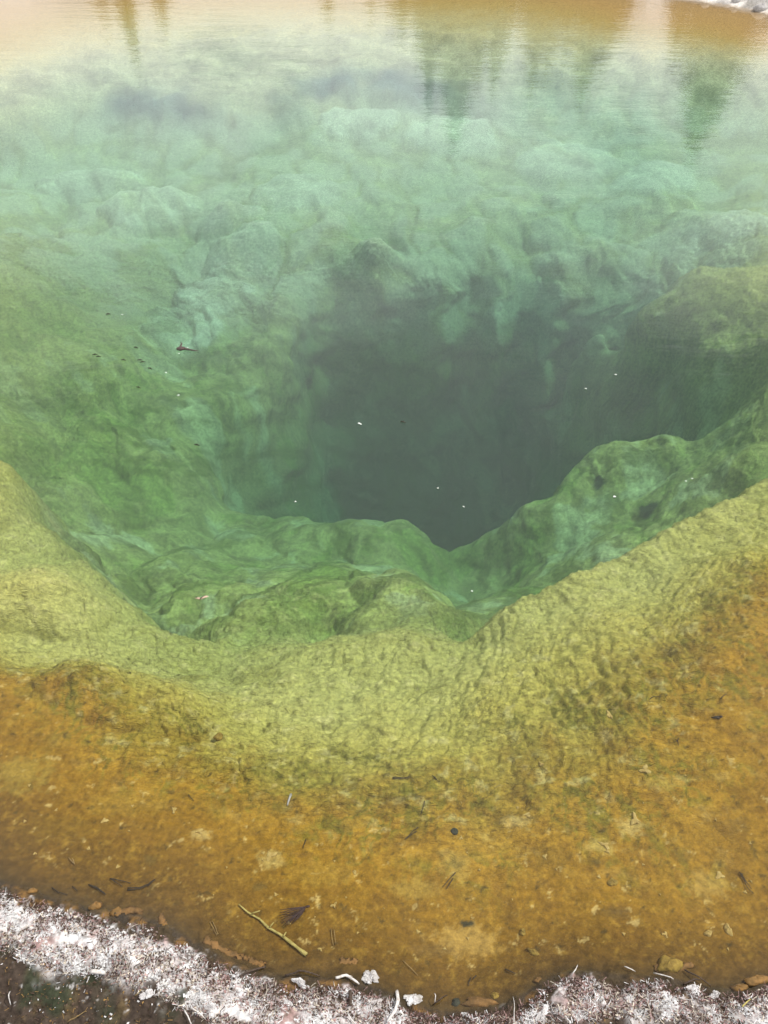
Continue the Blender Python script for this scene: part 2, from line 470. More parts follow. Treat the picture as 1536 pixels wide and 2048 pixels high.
for (u, v, ru, rv) in [(180, 1405, 280, 75), (640, 1540, 230, 60), (1250, 1440, 260, 60), (330, 1290, 110, 45)]:
    p = P(u, v, -.2); q = P(u + ru, v, -.2); q2 = P(u, v - rv, -.2)
    r = np.sqrt(((GX - p[0]) / (q[0] - p[0])) ** 2 + ((GY - p[1]) / (q2[1] - p[1])) ** 2)
    zm = sstep(1.2, .4, r + .25 * lo) * below * (GY < 4)
    fzone = np.maximum(fzone, zm)
    C = mixc(C, (.19, .165, .018), .55 * zm * sstep(-.2, .7, mid + .5 * lo))
fil *= sstep(-.5, .2, fbm(GX * 3.5, GY * 5, 155, 3))
C = mixc(C, (.15, .150, .018), fzone * .75 * fil * (1 - far))
C = mixc(C, (.64, .58, .24), rim * .5 * sstep(.3, 1.0, fbm(GX * 14, GY * 18, 151, 4, .65)) * (1 - far))
C = mixc(C, (.17, .09, .012), shelf * .5 * sstep(-.1, .9, fbm(GX * 11, GY * 11, 161, 5, .75)))
C = mixc(C, (.40, .25, .035), shelf * .4 * sstep(.1, 1.1, fbm(GX * 28, GY * 28, 171, 5, .75)))
C = mixc(C, (.55, .42, .15), shelf * .6 * sstep(.75, 1.1, fbm(GX * 20 + 5, GY * 20, 175, 5, .7)))
C = mixc(C, (.07, .05, .012), shelf * .7 * sstep(.62, .95, fbm(GX * 34, GY * 34, 181, 4, .6)))
mot = fbm(GX * 9 + Z * 7, GY * 9 - Z * 8, 421, 5, .65)
C *= (1 + (deepw * .42 * sstep(2.0, 1.2, depth))[..., None] * np.clip(mot, -1, 1)[..., None])
C = mixc(C, (.13, .17, .03), deepw * .62 * sstep(.2, .55, fbm(GX * 4.5 + Z * 5, GY * 4.5 + Z * 4, 431, 5, .6)) * sstep(6.5, 5, GY))
band_px = [(-200, 300), (0, 262), (90, 240), (190, 205), (300, 215), (400, 222), (550, 215), (720, 178), (900, 205), (1100, 222), (1300, 232), (1400, 265), (1536, 330)]  # dark far step: its shade strengthened in the bed colour
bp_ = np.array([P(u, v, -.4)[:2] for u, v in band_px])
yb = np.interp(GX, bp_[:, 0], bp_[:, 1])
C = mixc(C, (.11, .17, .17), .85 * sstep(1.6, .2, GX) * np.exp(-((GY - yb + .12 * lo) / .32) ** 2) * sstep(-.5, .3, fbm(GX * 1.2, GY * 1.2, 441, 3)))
C = mixc(C, (.44, .50, .31), .5 * deepw * sstep(4.3, 5.6, GY) * sstep(1.7, 1.2, depth))
C = mixc(C, (.29, .35, .12), .45 * sstep(.3, .6, depth) * sstep(1.4, 1.0, depth) * sstep(1.55, 2.0, np.abs(GX)) * sstep(6.0, 4.5, GY))
fm = sstep(5.5, 7.0, GY) * sstep(.1, .25, depth)
C *= (1 + (.30 * fm)[..., None] * np.clip(fbm(GX * 2.6, GY * 3.4, 451, 5, .65), -1, 1)[..., None])
C = mixc(C, (.58, .64, .46), .5 * sstep(4.5, 5.5, GY) * sstep(.3, .5, depth) * sstep(1.6, 1.1, depth) * sstep(.25, .7, pil2 * .8 + .5 * lo))
# patches with a place of their own on the shelf
SPOTS = [(930, 1880, 70, 38, (.40, .26, .06), .75), (915, 1716, 14, 12, (.075, .07, .02), .85), (915, 1716, 34, 30, (.36, .25, .05), .6), (934, 1842, 13, 8, (.03, .035, .02), .9), (1200, 1715, 12, 10, (.11, .08, .02), .7),
         (1270, 1638, 26, 20, (.46, .35, .11), .7), (1205, 1682, 34, 16, (.48, .36, .10), .55), (540, 1712, 26, 20, (.45, .34, .10), .6), (400, 1664, 22, 12, (.46, .35, .12), .6), (520, 1768, 16, 10, (.12, .085, .02), .6),
         (300, 1722, 16, 10, (.13, .09, .02), .6), (860, 1900, 40, 18, (.17, .10, .02), .7), (1420, 1760, 40, 30, (.42, .29, .07), .5), (40, 1545, 60, 40, (.33, .26, .05), .4), (690, 1640, 20, 14, (.16, .13, .02), .5), (555, 1600, 18, 14, (.15, .13, .02), .5),
         (1040, 1620, 34, 14, (.50, .38, .13), .5), (1340, 1550, 40, 16, (.42, .30, .06), .5), (1475, 1640, 30, 18, (.16, .10, .02), .45), (1370, 1700, 22, 16, (.15, .10, .02), .5), (1110, 1700, 40, 26, (.18, .11, .014), .5), (830, 1770, 50, 20, (.38, .26, .05), .5),
         (1230, 1820, 30, 14, (.14, .09, .02), .55), (980, 1670, 60, 30, (.36, .23, .03), .4), (640, 1740, 70, 26, (.34, .215, .03), .45), (250, 1600, 90, 26, (.34, .22, .03), .4), (120, 1660, 70, 30, (.19, .115, .014), .45), (470, 1590, 70, 22, (.21, .135, .016), .45)]
for (u, v, ru, rv, c_, w_) in SPOTS:
    p = P(u, v, -.06); q = P(u + ru, v, -.06); q2 = P(u, v - rv, -.06)
    r = np.sqrt(((GX - p[0]) / (q[0] - p[0])) ** 2 + ((GY - p[1]) / (q2[1] - p[1])) ** 2)
    sel = r < 3
    f = np.zeros_like(r); f[sel] = fbm(GX[sel] * 38, GY[sel] * 38, 411, 4, .7)
    C = mixc(C, c_, w_ * sstep(1.25, .55, r + .45 * f))
# the two pits have a hole's darkness put into their colour
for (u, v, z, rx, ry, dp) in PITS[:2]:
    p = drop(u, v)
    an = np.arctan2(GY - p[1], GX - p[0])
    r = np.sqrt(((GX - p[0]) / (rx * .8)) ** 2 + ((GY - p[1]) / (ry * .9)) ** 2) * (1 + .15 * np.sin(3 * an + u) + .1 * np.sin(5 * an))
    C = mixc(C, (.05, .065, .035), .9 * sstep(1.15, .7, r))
# bank: white crust near the water over dark wet soil
inner_px = [(-300, 1830), (0, 1888), (60, 1915), (130, 1935), (220, 1945), (300, 1975), (380, 2015), (450, 2045), (560, 2075), (700, 2095), (790, 2085), (840, 2060), (900, 2046), (1000, 2042), (1080, 2046), (1180, 2030), (1300, 2030), (1400, 2045), (1536, 2062), (1800, 2070)]
ip = np.array([P(u, v, .04)[:2] for u, v in inner_px])
sp = np.array([P(u, v, .0)[:2] for u, v in shore_px])
y_in = np.interp(GX, ip[:, 0], ip[:, 1]); y_sh = np.interp(GX, sp[:, 0], sp[:, 1])
crust_n = fbm(GX * 10, GY * 10, 191, 5, .6)
crust = sstep(-.03, .03, GY - y_in + .035 * crust_n) * sstep(.012, .024, Z + .012 * crust_n)
soil = np.stack([np.full(GX.shape, .050), np.full(GX.shape, .036), np.full(GX.shape, .026)], -1)
soil = mixc(soil, (.10, .070, .035), sstep(.2, .9, fbm(GX * 18, GY * 18, 201, 4, .6)))
soil = mixc(soil, (.035, .04, .022), sstep(.1, .8, fbm(GX * 8, GY * 8, 211, 3)))
soil = mixc(soil, (.5, .48, .45), .8 * sstep(.75, 1.1, fbm(GX * 40, GY * 40, 221, 4, .65)))
wh = np.zeros_like(C) + np.array([.46, .42, .40])
wh = mixc(wh, (.30, .19, .17), .9 * sstep(.15, .8, fbm(GX * 8, GY * 8, 231, 4, .6)))
wh = mixc(wh, (.64, .63, .61), sstep(.0, .7, fbm(GX * 26, GY * 26, 241, 4, .65) + .5 * sstep(.2, -1.0, GX) - .1))
wh = mixc(wh, (.12, .09, .07), .85 * sstep(.35, .8, fbm(GX * 45, GY * 45, 251, 4, .65) - .25 * sstep(-.4, -1.1, GX)))
soilw = bank
C = C * (1 - soilw[..., None]) + soil * soilw[..., None]
cw = crust * bank
C = C * (1 - cw[..., None]) + wh * cw[..., None]
wet = bank * sstep(.026, .008, Z + .01 * crust_n)
C = mixc(C, (.055, .040, .022), wet * .85)
C = mixc(C, (.20, .11, .035), wet * .8 * sstep(.15, .7, fbm(GX * 16, GY * 16, 281, 4, .6)))
# far land: grey sinter with a bleached edge
fl = sstep(-.005, .01, Z) * (1 - soilw) * (GY > 5)
gl = np.zeros_like(C) + np.array([.30, .28, .25])
gl = mixc(gl, (.17, .15, .11), sstep(0, .8, fbm(GX * 3, GY * 3, 261, 4)))
gl = mixc(gl, (.16, .17, .07), sstep(14, 24, GY) * .8)
gl = mixc(gl, (.62, .58, .52), sstep(.06, .02, Z) * sstep(-.3, .4, fbm(GX * 6, GY * 6, 271, 3)))
C = C * (1 - fl[..., None]) + gl * fl[..., None]
C = np.clip(C, .005, .85)


# ------------------------------------------------------------------ materials
def new_mat(name):
    m = bpy.data.materials.new(name)
    m.use_nodes = True
    t = m.node_tree
    t.nodes.clear()
    out = N(t, 'ShaderNodeOutputMaterial')
    return m, t, out


def ground_mat():
    m, t, out = new_mat('microbial_mat')
    bs = N(t, 'ShaderNodeBsdfPrincipled', inp={'Roughness': 0.85, 'Specular IOR Level': 0.15})
    at = N(t, 'ShaderNodeAttribute', attribute_name='pigment')
    co = N(t, 'ShaderNodeTexCoord')
    n1 = N(t, 'ShaderNodeTexNoise', inp={'Scale': 55.0, 'Detail': 6.0, 'Roughness': 0.65})
    L(t, co.outputs['Object'], n1.inputs['Vector'])
    r1 = ramp(t, [(0.28, 0.62), (0.5, 1.0), (0.74, 1.42)])
    L(t, n1.outputs[0], r1.inputs[0])
    n2 = N(t, 'ShaderNodeTexNoise', inp={'Scale': 230.0, 'Detail': 3.0, 'Roughness': 0.7})
    L(t, co.outputs['Object'], n2.inputs['Vector'])
    r2 = ramp(t, [(0.3, 0.82), (0.7, 1.18)])
    L(t, n2.outputs[0], r2.inputs[0])
    m1 = N(t, 'ShaderNodeMix', data_type='RGBA', blend_type='MULTIPLY', inp={0: 1.0})
    L(t, at.outputs['Color'], m1.inputs[6]); L(t, r1.outputs[0], m1.inputs[7])
    m2 = N(t, 'ShaderNodeMix', data_type='RGBA', blend_type='MULTIPLY', inp={0: 1.0})
    L(t, m1.outputs[2], m2.inputs[6]); L(t, r2.outputs[0], m2.inputs[7])
    L(t, m2.outputs[2], bs.inputs['Base Color'])
    bp = N(t, 'ShaderNodeBump', inp={'Strength': 0.5, 'Distance': 0.004})
    L(t, n1.outputs[0], bp.inputs['Height'])
    bp2 = N(t, 'ShaderNodeBump', inp={'Strength': 0.4, 'Distance': 0.0012})
    L(t, n2.outputs[0], bp2.inputs['Height']); L(t, bp.outputs[0], bp2.inputs['Normal'])
    mpw = N(t, 'ShaderNodeMapping'); mpw.inputs['Rotation'].default_value = (0, 0, math.radians(-20)); mpw.inputs['Scale'].default_value = (1.0, 2.6, 1.6)
    L(t, co.outputs['Object'], mpw.inputs['Vector'])
    n3 = N(t, 'ShaderNodeTexNoise', inp={'Scale': 30.0, 'Detail': 4.0, 'Roughness': 0.6, 'Distortion': 0.8})
    L(t, mpw.outputs[0], n3.inputs['Vector'])
    r3 = ramp(t, [(0.30, .6), (0.49, 0.0), (0.53, 0.05), (0.72, 1.0)])
    L(t, n3.outputs[0], r3.inputs[0])
    b3 = N(t, 'ShaderNodeBump', inp={'Distance': 0.0048})
    L(t, at.outputs['Alpha'], b3.inputs['Strength']); L(t, r3.outputs[0], b3.inputs['Height']); L(t, bp2.outputs[0], b3.inputs['Normal'])
    L(t, b3.outputs[0], bs.inputs['Normal'])
    L(t, bs.outputs[0], out.inputs[0])
    return m


def plain(name, col, col2=None, rough=.7, scale=60, spec=.3, bump=.3, dist=.002):
    m, t, out = new_mat(name)
    bs = N(t, 'ShaderNodeBsdfPrincipled', inp={'Roughness': rough, 'Specular IOR Level': spec})
    co = N(t, 'ShaderNodeTexCoord')
    n = N(t, 'ShaderNodeTexNoise', inp={'Scale': scale, 'Detail': 5.0, 'Roughness': 0.65})
    L(t, co.outputs['Object'], n.inputs['Vector'])
    c2 = col2 or tuple(c * .55 for c in col)
    r = ramp(t, [(0.33, c2), (0.66, col)])
    L(t, n.outputs[0], r.inputs[0])
    L(t, r.outputs[0], bs.inputs['Base Color'])
    b = N(t, 'ShaderNodeBump', inp={'Strength': bump, 'Distance': dist})
    L(t, n.outputs[0], b.inputs['Height']); L(t, b.outputs[0], bs.inputs['Normal'])
    L(t, bs.outputs[0], out.inputs[0])
    return m


def water_mat():
    m, t, out = new_mat('hot_spring_water')
    co = N(t, 'ShaderNodeTexCoord')
    mp = N(t, 'ShaderNodeMapping'); mp.inputs['Scale'].default_value = (0.55, 1.7, 1.0)
    mp.inputs['Rotation'].default_value = (0, 0, math.radians(-8))
    L(t, co.outputs['Object'], mp.inputs['Vector'])
    na = N(t, 'ShaderNodeTexNoise', inp={'Scale': 5.0, 'Detail': 2.5, 'Roughness': 0.5, 'Distortion': 0.5})
    L(t, mp.outputs[0], na.inputs['Vector'])
    ba = N(t, 'ShaderNodeBump', inp={'Strength': 0.6, 'Distance': 0.0024})
    L(t, na.outputs[0], ba.inputs['Height'])
    nb = N(t, 'ShaderNodeTexNoise', inp={'Scale': 1.3, 'Detail': 1.0})
    L(t, mp.outputs[0], nb.inputs['Vector'])
    bb = N(t, 'ShaderNodeBump', inp={'Strength': 0.4, 'Distance': 0.004})
    L(t, nb.outputs[0], bb.inputs['Height']); L(t, ba.outputs[0], bb.inputs['Normal'])
    nc = N(t, 'ShaderNodeTexNoise', inp={'Scale': 26.0, 'Detail': 2.0, 'Roughness': 0.5})
    L(t, mp.outputs[0], nc.inputs['Vector'])
    bc = N(t, 'ShaderNodeBump', inp={'Strength': 0.5, 'Distance': 0.0009})
    L(t, nc.outputs[0], bc.inputs['Height']); L(t, bb.outputs[0], bc.inputs['Normal'])
    bb = bc
    fr = N(t, 'ShaderNodeFresnel', inp={'IOR': 1.333}); L(t, bb.outputs[0], fr.inputs['Normal'])
    tr = N(t, 'ShaderNodeBsdfTransparent')
    gl = N(t, 'ShaderNodeBsdfGlossy', inp={'Roughness': 0.006}); L(t, bb.outputs[0], gl.inputs['Normal'])
    mxs = N(t, 'ShaderNodeMixShader')
    L(t, fr.outputs[0], mxs.inputs[0]); L(t, tr.outputs[0], mxs.inputs[1]); L(t, gl.outputs[0], mxs.inputs[2])
    L(t, mxs.outputs[0], out.inputs['Surface'])
    va = N(t, 'ShaderNodeVolumeAbsorption', inp={'Color': (0.60, 0.80, 0.755, 1), 'Density': 1.0})
    vsc = N(t, 'ShaderNodeVolumeScatter', inp={'Color': (1.0, 0.92, 0.97, 1), 'Density': 0.11, 'Anisotropy': 0.2})
    ad = N(t, 'ShaderNodeAddShader')
    L(t, va.outputs[0], ad.inputs[0]); L(t, vsc.outputs[0], ad.inputs[1])
    L(t, ad.outputs[0], out.inputs['Volume'])
    return m


M = {}
M['ground'] = ground_mat()
M['water'] = water_mat()


def mesh_obj(name, verts, faces, mat, smooth=False, parent=None):
    me = bpy.data.meshes.new(name)
    me.from_pydata([tuple(v) for v in verts], [], [tuple(f) for f in faces])
    me.materials.append(mat)
    if smooth:
        me.polygons.foreach_set('use_smooth', [True] * len(me.polygons))
    me.update()
    o = bpy.data.objects.new(name, me)
    COL.objects.link(o)
    if parent:
        o.parent = parent
    return o


def fast_mesh(name, V, F, mat, smooth=True, colors=None):
    """V (n,3) and quads F (m,4) as one mesh"""
    me = bpy.data.meshes.new(name)
    k = F.shape[1]
    me.vertices.add(len(V)); me.vertices.foreach_set('co', V.astype(np.float32).ravel())
    me.loops.add(F.size); me.loops.foreach_set('vertex_index', F.astype(np.int32).ravel())
    me.polygons.add(len(F))
    me.polygons.foreach_set('loop_start', np.arange(0, F.size, k, dtype=np.int32))
    me.polygons.foreach_set('loop_total', np.full(len(F), k, dtype=np.int32))
    me.polygons.foreach_set('use_smooth', np.full(len(F), smooth))
    if colors is not None:
        a = me.color_attributes.new('pigment', 'FLOAT_COLOR', 'POINT')
        a.data.foreach_set('color', (colors if colors.shape[1] == 4 else np.concatenate([colors, np.zeros((len(colors), 1))], 1)).astype(np.float32).ravel())
    me.update(calc_edges=True)
    me.materials.append(mat)
    o = bpy.data.objects.new(name, me)
    COL.objects.link(o)
    return o


# ------------------------------------------------------------------ the setting
ny, nx = GX.shape
idx = np.arange(ny * nx).reshape(ny, nx)
quads = np.stack([idx[:-1, :-1], idx[:-1, 1:], idx[1:, 1:], idx[1:, :-1]], -1).reshape(-1, 4)
qz = Z.ravel()[quads].mean(1); qyv = GY.ravel()[quads].mean(1); qe = ell.ravel()[quads].mean(1)
allV = np.stack([GX + SHX, GY + SHY, Z], -1).reshape(-1, 3)
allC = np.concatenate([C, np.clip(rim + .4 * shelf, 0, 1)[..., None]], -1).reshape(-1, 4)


def terrain(name, mask):
    F = quads[mask]
    used, inv = np.unique(F, return_inverse=True)
    o = fast_mesh(name, allV[used], inv.reshape(-1, 4), M['ground'], True, allC[used])
    o['kind'] = 'structure'
    return o


under = (qz < 0.0) & (qe < 1.15)
nearb = ~under & (qyv < 3.0)
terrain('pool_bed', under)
terrain('near_bank', nearb)
terrain('ground', ~under & ~nearb)

# body of water: one closed block whose sides stand inside the banks
wv = [(-7.2, -1.0, -5.5), (7.2, -1.0, -5.5), (7.2, 14.0, -5.5), (-7.2, 14.0, -5.5), (-7.2, -1.0, 0), (7.2, -1.0, 0), (7.2, 14.0, 0), (-7.2, 14.0, 0)]
wf = [(0, 3, 2, 1), (4, 5, 6, 7), (0, 1, 5, 4), (1, 2, 6, 5), (2, 3, 7, 6), (3, 0, 4, 7)]
wob = mesh_obj('water', wv, wf, M['water'])
wob['kind'] = 'structure'

# thin steam that drifts low over the vent
def steam_mat():
    m, t, out = new_mat('drifting_steam')
    co = N(t, 'ShaderNodeTexCoord')
    mp = N(t, 'ShaderNodeMapping'); mp.inputs['Scale'].default_value = (1.0, .7, 1.2); mp.inputs['Rotation'].default_value = (0, 0, math.radians(35))
    L(t, co.outputs['Object'], mp.inputs['Vector'])
    n = N(t, 'ShaderNodeTexNoise', inp={'Scale': 0.9, 'Detail': 4.0, 'Roughness': 0.55, 'Distortion': 0.6})
    L(t, mp.outputs[0], n.inputs['Vector'])
    r = ramp(t, [(0.42, 0.0), (0.70, 1.0)])
    L(t, n.outputs[0], r.inputs[0])
    ln = N(t, 'ShaderNodeVectorMath', operation='LENGTH')
    sc = N(t, 'ShaderNodeVectorMath', operation='DIVIDE', inp={1: (3.4, 3.0, .75)})
    L(t, co.outputs['Object'], sc.inputs[0]); L(t, sc.outputs[0], ln.inputs[0])
    fo = N(t, 'ShaderNodeMapRange', inp={'From Min': 1.0, 'From Max': 0.2, 'To Min': 0.0, 'To Max': STEAM})
    L(t, ln.outputs['Value'], fo.inputs[0])
    mu = N(t, 'ShaderNodeMath', operation='MULTIPLY')
    L(t, r.outputs[0], mu.inputs[0]); L(t, fo.outputs[0], mu.inputs[1])
    pv = N(t, 'ShaderNodeVolumePrincipled', inp={'Color': (.95, .95, .97, 1), 'Anisotropy': 0.0})
    L(t, mu.outputs[0], pv.inputs['Density'])
    L(t, pv.outputs[0], out.inputs['Volume'])
    return m


STEAM = 0.16
sv = [(x * 3.4, y * 3.0, z) for z in (0.0, .75) for y in (-1, 1) for x in (-1, 1)]
sf = [(0, 2, 3, 1), (4, 5, 7, 6), (0, 1, 5, 4), (1, 3, 7, 5), (3, 2, 6, 7), (2, 0, 4, 6)]
st_o = mesh_obj('steam', sv, sf, steam_mat())
st_o.location = (-.4, 4.6, .02)
st_o['kind'] = 'stuff'


# ------------------------------------------------------------------ builders of things
M['needle_dark'] = plain('dark_needle', (.055, .040, .022), (.028, .022, .014), .6, 90)
M['needle_tan'] = plain('tan_needle', (.34, .24, .09), (.20, .13, .05), .6, 90)
M['fan'] = plain('purple_brown_frond', (.085, .050, .040), (.045, .028, .024), .6, 120)
M['stalk'] = plain('pale_stalk', (.52, .44, .14), (.30, .25, .07), .6, 70)
M['bleached'] = plain('bleached_wood', (.72, .70, .66), (.42, .37, .32), .75, 120)
M['darkwood'] = plain('dark_wood', (.085, .058, .040), (.04, .028, .02), .8, 120)
M['rust'] = plain('rust_orange_stone', (.27, .145, .042), (.11, .065, .02), .8, 45, bump=.6, dist=.004)
M['yellowstone'] = plain('yellow_mossy_stone', (.36, .25, .045), (.14, .09, .015), .8, 55, bump=.7, dist=.005)
M['greystone'] = plain('grey_stone', (.50, .48, .45), (.26, .24, .22), .85, 14, bump=.6, dist=.01)
M['blackstone'] = plain('dark_olive_stone', (.055, .058, .035), (.03, .032, .02), .8, 60)
M['flake'] = plain('pale_flake', (.50, .38, .13), (.34, .23, .06), .8, 80)
M['whiteflake'] = plain('white_flake', (.66, .65, .63), (.36, .33, .31), .8, 90, bump=.6)
M['sunglint'] = plain('white_sunglint', (.85, .86, .80), (.75, .76, .68), .5, 60)
M['deadinsect'] = plain('brown_bud_scale', (.10, .060, .050), (.045, .03, .025), .6, 100)
M['bark'] = plain('pine_bark', (.17, .12, .085), (.08, .06, .045), .9, 8, bump=.8, dist=.02)
M['foliage'] = plain('pine_foliage', (.050, .075, .028), (.022, .038, .014), .7, 1.2, bump=0.0)
M['glintleaf'] = plain('tan_leaf', (.55, .40, .30), (.38, .25, .18), .7, 80)

names_used = {}


def root(name, loc, label, cat, group=None, rot=None):
    o = bpy.data.objects.new(name, None)
    o.empty_display_size = .02
    COL.objects.link(o)
    o.location = loc
    if rot is not None:
        o.rotation_euler = rot
    tag(o, label, cat, group)
    return o


def tag(o, label, cat, group=None):
    o['label'] = label; o['category'] = cat
    if group:
        o['group'] = group


def tube(pts, rads, sides=6, rough=0.0, seed=0):
    """a bent, tapering rod; returns verts, faces"""
    r_ = random.Random(seed)
    V = []; F = []
    n = len(pts)
    pts = [Vector(p) for p in pts]
    for i, p in enumerate(pts):
        t = (pts[min(i + 1, n - 1)] - pts[max(i - 1, 0)]).normalized()
        a = t.cross(Vector((0, 0, 1)))
        if a.length < 1e-4: a = t.cross(Vector((1, 0, 0)))
        a.normalize(); b = a.cross(t)
        for k in range(sides):
            th = 2 * math.pi * k / sides
            q = rads[i] * (1 + rough * r_.uniform(-1, 1))
            V.append(p + a * math.cos(th) * q + b * math.sin(th) * q)
    for i in range(n - 1):
        for k in range(sides):
            F.append((i * sides + k, i * sides + (k + 1) % sides, (i + 1) * sides + (k + 1) % sides, (i + 1) * sides + k))
    F.append(tuple(range(sides - 1, -1, -1))); F.append(tuple((n - 1) * sides + k for k in range(sides)))
    return V, F


def rod_on_bed(name, px, r0, r1, mat, lift=.003, sides=6, rough=.15, seed=1, mid=2, arch=0.0):
    """world points along photo spots, resting on the terrain; returns base point and local geometry"""
    w = [Vector(drop(u, v)) for u, v in px]
    pts = []
    for a, b in zip(w[:-1], w[1:]):
        for k in range(mid):
            q = a.lerp(b, k / mid); pts.append(q)
    pts.append(w[-1])
    base = pts[0].copy()
    n = len(pts)
    loc = []
    for i, q in enumerate(pts):
        t = i / (n - 1)
        z = max(bed_z(q.x, q.y), q.z if i in (0, n - 1) else -9) + lift + arch * math.sin(math.pi * t)
        loc.append(Vector((q.x, q.y, z)) - base)
    rad = [r0 + (r1 - r0) * i / (n - 1) for i in range(n)]
    V, F = tube(loc, rad, sides, rough, seed)
    return base, V, F


def blob(rx, ry, rz, seed, nu=12, nv=7, jag=.22, flatb=True):
    """an uneven stone; returns verts, faces"""
    r_ = random.Random(seed)
    ph = [r_.uniform(0, 6.28) for _ in range(8)]
    V = []; F = []
    for j in range(nv + 1):
        th = math.pi * j / nv
        for i in range(nu):
            a = 2 * math.pi * i / nu
            d = 1 + jag * (.5 * math.sin(2 * a + ph[0]) + .35 * math.sin(3 * a + ph[1] + 2 * th) + .3 * math.sin(5 * a + ph[2]) * math.sin(2 * th + ph[3]) + .25 * r_.uniform(-1, 1))
            z = math.cos(th)
            V.append((rx * d * math.sin(th) * math.cos(a), ry * d * math.sin(th) * math.sin(a), rz * z * (1 + .2 * math.sin(3 * a + ph[4]))))
    for j in range(nv):
        for i in range(nu):
            F.append((j * nu + i, (j + 1) * nu + i, (j + 1) * nu + (i + 1) % nu, j * nu + (i + 1) % nu))
    return V, F


def flake_mesh(rx, ry, t, seed, n=11):
    """a thin ragged plate, lobed, domed a little"""
    r_ = random.Random(seed)
    V = [(0, 0, t * 1.5)]
    rr = []
    ph = r_.uniform(0, 6.28)
    for k in range(n):
        rr.append((.72 + .28 * math.sin(3 * 2 * math.pi * k / n + ph)) * r_.uniform(.65, 1.15))
    for ring, (s, z) in enumerate(((.62, t * 1.35), (1.0, t * .55), (1.02, -t))):
        for k in range(n):
            a = 2 * math.pi * k / n
            q = rr[k] * s
            V.append((rx * q * math.cos(a), ry * q * math.sin(a), z * r_.uniform(.75, 1.2)))
    F = []
    for k in range(n):
        F.append((0, 1 + k, 1 + (k + 1) % n))
    for ring in range(2):
        for k in range(n):
            a = 1 + ring * n + k; b = 1 + ring * n + (k + 1) % n
            F.append((a, a + n, b + n, b))
    return V, F


def normal_at(x, y, e=.012):
    n = Vector((bed_z(x - e, y) - bed_z(x + e, y), bed_z(x, y - e) - bed_z(x, y + e), 2 * e))
    return n.normalized()


def lay(o, p, spin, sink=0.0):
    n = normal_at(p[0], p[1])
    q = Vector((0, 0, 1)).rotation_difference(n)
    o.rotation_euler = (q.to_matrix() @ Matrix.Rotation(spin, 3, 'Z')).to_euler()
    o.location = Vector(p) + n * (-sink)


# ------------------------------------------------------------------ pines whose tops are mirrored in the water
def conifer_mesh(seed, h, r, bare):
    r_ = np.random.default_rng(seed)
    V = []; F = []
    nb = int(34 * h)
    for b in range(nb):
        t = bare + (1 - bare) * (b + r_.random()) / nb
        z = h * t
        env = r * (1 - (t - bare) / (1 - bare)) ** .8 * min(1.0, .35 + 4 * (t - bare)) + .06
        ln = env * r_.uniform(.55, 1.12)
        a = r_.uniform(0, 2 * math.pi)
        droop = r_.uniform(-.05, .45) * ln
        nc = max(4, int(ln * 9)); kk = min(1.0, .25 + .9 * env)
        for c in range(nc):
            s = (c + r_.random()) / nc
            s = .1 + .9 * s
            px = math.cos(a) * ln * s; py = math.sin(a) * ln * s; pz = z - droop * s + .25 * s * s * ln * .3
            w = kk * r_.uniform(.18, .34); l2 = kk * r_.uniform(.22, .48)
            az = a + r_.uniform(-1.1, 1.1)
            d = np.array([math.cos(az), math.sin(az), r_.uniform(-.45, .35)])
            sd = np.array([-math.sin(az), math.cos(az), r_.uniform(-.8, .8)])
            o = np.array([px, py, pz])
            k = len(V)
            V += [o - d * l2 * .3, o + sd * w * .5 + d * l2 * .2, o + d * l2, o - sd * w * .5 + d * l2 * .25]
            F.append((k, k + 1, k + 2, k + 3))
    return np.array(V), np.array(F)


def mesh_only(name, V, F, mat, smooth=False):
    o = mesh_obj(name, V, F, mat, smooth)
    return o


crowns = {}
trunk_me = {}
for key, (h, r, bare) in {'broad': (14, 1.9, .12), 'slim': (13, .95, .2), 'full': (12, 2.3, .08)}.items():
    V, F = conifer_mesh(len(key) * 7 + ord(key[0]), h, r, bare)
    o = fast_mesh('crown', V, F, M['foliage'], False)
    crowns[key] = (o.data, h)
    bpy.data.objects.remove(o)
    pts = [(0.10 * math.sin(k * 1.3) * .5, .06 * math.cos(k * 1.7), h * k / 8 - .15) for k in range(9)]
    V, F = tube(pts, [.17 * (1 - .93 * k / 8) + .012 for k in range(9)], 9, .08, 3)
    o = mesh_obj('trunk', V, F, M['bark'], True)
    trunk_me[key] = o.data
    bpy.data.objects.remove(o)

TREES = [
    (908, 285, 40, 'broad', 1.05, 'tall broad pine whose mirrored tip hangs lowest above the dark vent'),
    (856, 222, 42, 'slim', .9, 'slim pine mirrored just left of the tall broad pine'),
    (985, 180, 44, 'slim', .95, 'thin pine mirrored alone just right of the tall broad pine'),
    (1062, 172, 46, 'broad', .9, 'medium pine mirrored near the top, third cone right of the tall broad pine'),
    (1160, 196, 44, 'broad', 1.05, 'pine with wide skirt mirrored left of the bright gap in the reflections'),
    (1383, 302, 38, 'broad', 1.25, 'big lone pine mirrored at the right of the pool under the far bank'),
    (270, 108, 58, 'slim', 1.3, 'slender pine mirrored alone at the top left of the pool'),
    (212, 34, 58, 'full', 1.1, 'bushy pine mirrored left of the slender lone one at top left'),
    (328, 48, 60, 'full', .9, 'bushy pine mirrored right of the slender lone one at top left'),
    (655, 22, 64, 'full', 1.0, 'low pine tip mirrored at the top edge near the middle'),
    (742, 14, 66, 'full', 1.0, 'second low pine tip mirrored at the top edge near the middle'),
]
back = [(805, 70, 50), (850, 125, 52), (945, 150, 50), (1005, 105, 53), (1090, 140, 50), (1130, 120, 54), (1200, 135, 50), (1235, 50, 54), (895, 120, 54), (1440, 150, 46), (1500, 30, 58), (1345, 110, 50), (1050, 90, 52), (970, 110, 56)]
